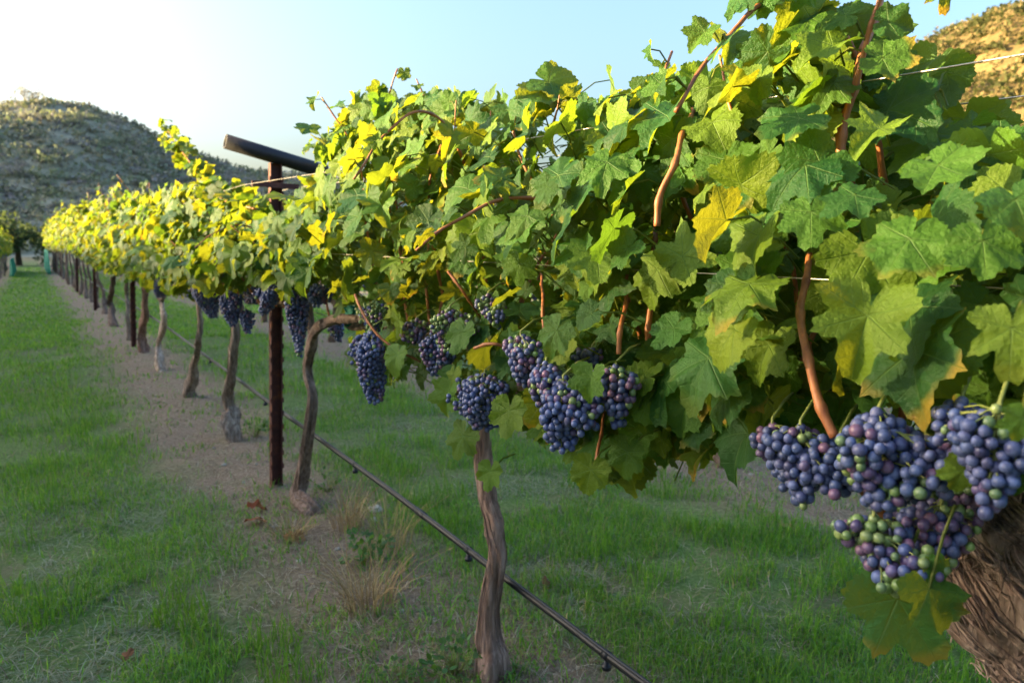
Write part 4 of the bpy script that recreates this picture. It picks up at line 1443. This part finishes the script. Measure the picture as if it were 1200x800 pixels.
def tuft(px, py, n, hmin, hmax, seed, label, cols, spread=.07, lean=.5, name='dry_grass_tuft', heads=False):
    r = NPR(seed)
    c = ong(px, py)
    mb = MB()
    for k in range(n):
        a = r.uniform(0, 6.28); q = r.uniform(0, 1) ** .6 * spread
        b = np.array([math.cos(a) * q, math.sin(a) * q, -.01])
        h = r.uniform(hmin, hmax)
        a2 = a + r.normal(0, .6)
        l = r.uniform(.2, 1) * lean
        pts = np.array([b + np.array([math.cos(a2) * l * h * t * t, math.sin(a2) * l * h * t * t, h * t * (1 - .25 * l * t)]) for t in (0, .35, .7, 1)])
        cc = tuple(np.array(cols[int(r.integers(len(cols)))]) * r.uniform(.7, 1.3)) + (0,)
        tube(mb, pts, [.0012, .0011, .0009, .0004], 3, cc, None, False)
        if heads and r.random() < .35:
            tube(mb, [pts[-1], pts[-1] + (pts[-1] - pts[-2]) * .15], [.002, .0005], 4, cc, None, False)
    o = obj(name, mb, DRYG if name.startswith('dry') else GRASS, None, False, (c[0], c[1], float(gz(c[0], c[1]))))
    return tag(o, label, 'grass tuft')


DC = [(.40, .28, .13), (.30, .20, .09), (.46, .36, .20)]
tuft(430, 708, 115, .06, .26, 1, 'largest dry straw-coloured grass tuft between the two nearest slim trunks', DC, .075, .9, heads=True)
tuft(408, 615, 90, .08, .22, 2, 'dry tan grass tuft beside the forked vine foot', DC, .06, .8, heads=True)
tuft(455, 640, 90, .10, .30, 3, 'thin seeding grass stalks behind the dry tuft', [(.25, .27, .09), (.38, .30, .14)], .08, .7, heads=True)
tuft(340, 625, 60, .05, .12, 4, 'small flattened dry tuft left of the forked vine foot', DC, .06, 1.1)
tuft(108, 345, 140, .15, .45, 5, 'tall dry grass tuft at the foot of the distant vines', DC, .25, .6, heads=True)
tuft(125, 358, 90, .10, .30, 6, 'short dry grass tuft next to the dark bent distant trunk', DC, .2, .6)


def weed(px, py, n, size, seed, label):
    r = NPR(seed)
    c = ong(px, py)
    root = empty('weed', (c[0], c[1], float(gz(c[0], c[1]))), label, 'weed')
    lm, sm = MB(), MB()
    for k in range(n):
        a = r.uniform(0, 6.28); q = r.uniform(.3, 1) * size
        top = np.array([math.cos(a) * q, math.sin(a) * q, r.uniform(.25, .9) * size])
        tube(sm, [(0, 0, -.01), top * (.4, .4, .7), top], [.0014, .0012, .0008], 4)
        for j in range(4):
            d = unit(r.normal(size=3) + (math.cos(a), math.sin(a), .5))
            p = top + r.normal(0, .012, 3)
            s = size * r.uniform(.16, .3); w = unit(np.cross(d, (0, 0, 1.0) + r.normal(0, .2, 3)))
            V = [p, p + d * s * .4 + w * s * .33, p + d * s * .8 + w * s * .22, p + d * s, p + d * s * .8 - w * s * .22, p + d * s * .4 - w * s * .33]
            lm.add(V, None, [(0, 1, 4, 5), (1, 2, 3, 4)], tuple(np.array((.045, .13, .03)) * r.uniform(.7, 1.4)) + (0,))
    obj('leaves', lm, GRASS, root, False); obj('stem', sm, GREENSTEM, root)


weed(535, 785, 22, .085, 1, 'small broadleaf weed at the foot of the second nearest vine')
weed(425, 660, 26, .11, 2, 'bushy low weed behind the largest dry grass tuft')
weed(470, 795, 14, .06, 3, 'low round-leaved weed at the bottom edge left of the vine foot')
weed(300, 508, 18, .09, 4, 'leafy weed beside the swollen vine foot beyond the steel post')
weed(385, 572, 16, .08, 5, 'leafy weed in the grass right behind the forked vine trunk')


def stone(px, py, s, seed, label):
    r = NPR(seed)
    tv, f3, f4 = uvs(12, 8)
    n = np.array([mnoise.noise(Vector(v * 1.5) + Vector((seed * 3.1, 0, 0))) for v in tv])
    V = tv * (1 + .45 * n)[:, None] * np.array([1, r.uniform(.6, .9), r.uniform(.4, .6)]) * s
    mb = MB(); mb.add(V, f3, f4)
    c = ong(px, py)
    o = obj('stone', mb, STONE, None, False, (c[0], c[1], float(gz(c[0], c[1])) + s * .15))
    o.rotation_euler = (0, 0, r.uniform(0, 6))
    tag(o, label, 'stone', 'stones on the bare strips')


stone(868, 533, .045, 1, 'largest white stone on the bare strip beyond the row')
stone(855, 545, .02, 2, 'small white stone beside the largest white one')
stone(438, 608, .022, 3, 'pale grey stone under the hose near the dry grass')
stone(440, 596, .030, 4, 'pinkish stone under the hose near the dry grass')
for k, (px, py) in enumerate([(385, 680), (487, 737), (508, 725), (350, 655), (560, 740), (640, 745), (250, 520), (262, 540), (300, 540), (322, 612), (700, 760), (470, 715), (395, 640), (285, 560), (880, 555), (1010, 690), (930, 570)]):
    stone(px, py, .008 + .006 * ((k * 7) % 5) / 4, 10 + k, 'small pebble lying on the bare soil strip')

# fallen leaves
fl = [(299, 594, .05, (.22, .055, .02), 'curled red-brown leaf on the soil by the steel post, the farther one'), (298, 609, .055, (.26, .065, .022), 'curled red-brown leaf on the soil by the steel post, the nearer one'),
      (345, 630, .05, (.30, .16, .06), 'tan fallen leaf left of the forked vine foot'), (640, 690, .03, (.2, .09, .04), 'small brown fallen leaf right of the hose'), (920, 625, .03, (.32, .20, .10), 'pale tan fallen leaf in the grass below the grapes'),
      (150, 775, .022, (.16, .07, .035), 'dark red-brown fallen leaf in the lane grass')]
for k, (px, py, s, c, lab) in enumerate(fl):
    mb = MB(); p = ong(px, py)
    rr_ = NPR(k)
    add_leaves(mb, np.zeros((1, 3)), np.array([[rr_.normal(0, .3), rr_.normal(0, .3), 1]]), np.array([[rr_.normal(), rr_.normal(), 0]]), np.array([s]), 1, rr_, np.array([c]), np.array([0.0]))
    mb.v[0][:, 2] = mb.v[0][:, 2] * 1.6 + .012
    o = obj('fallen_leaf', mb, DRYG, None, True, (p[0], p[1], float(gz(p[0], p[1])) + .012))
    tag(o, lab, 'leaf', 'fallen leaves on the ground')
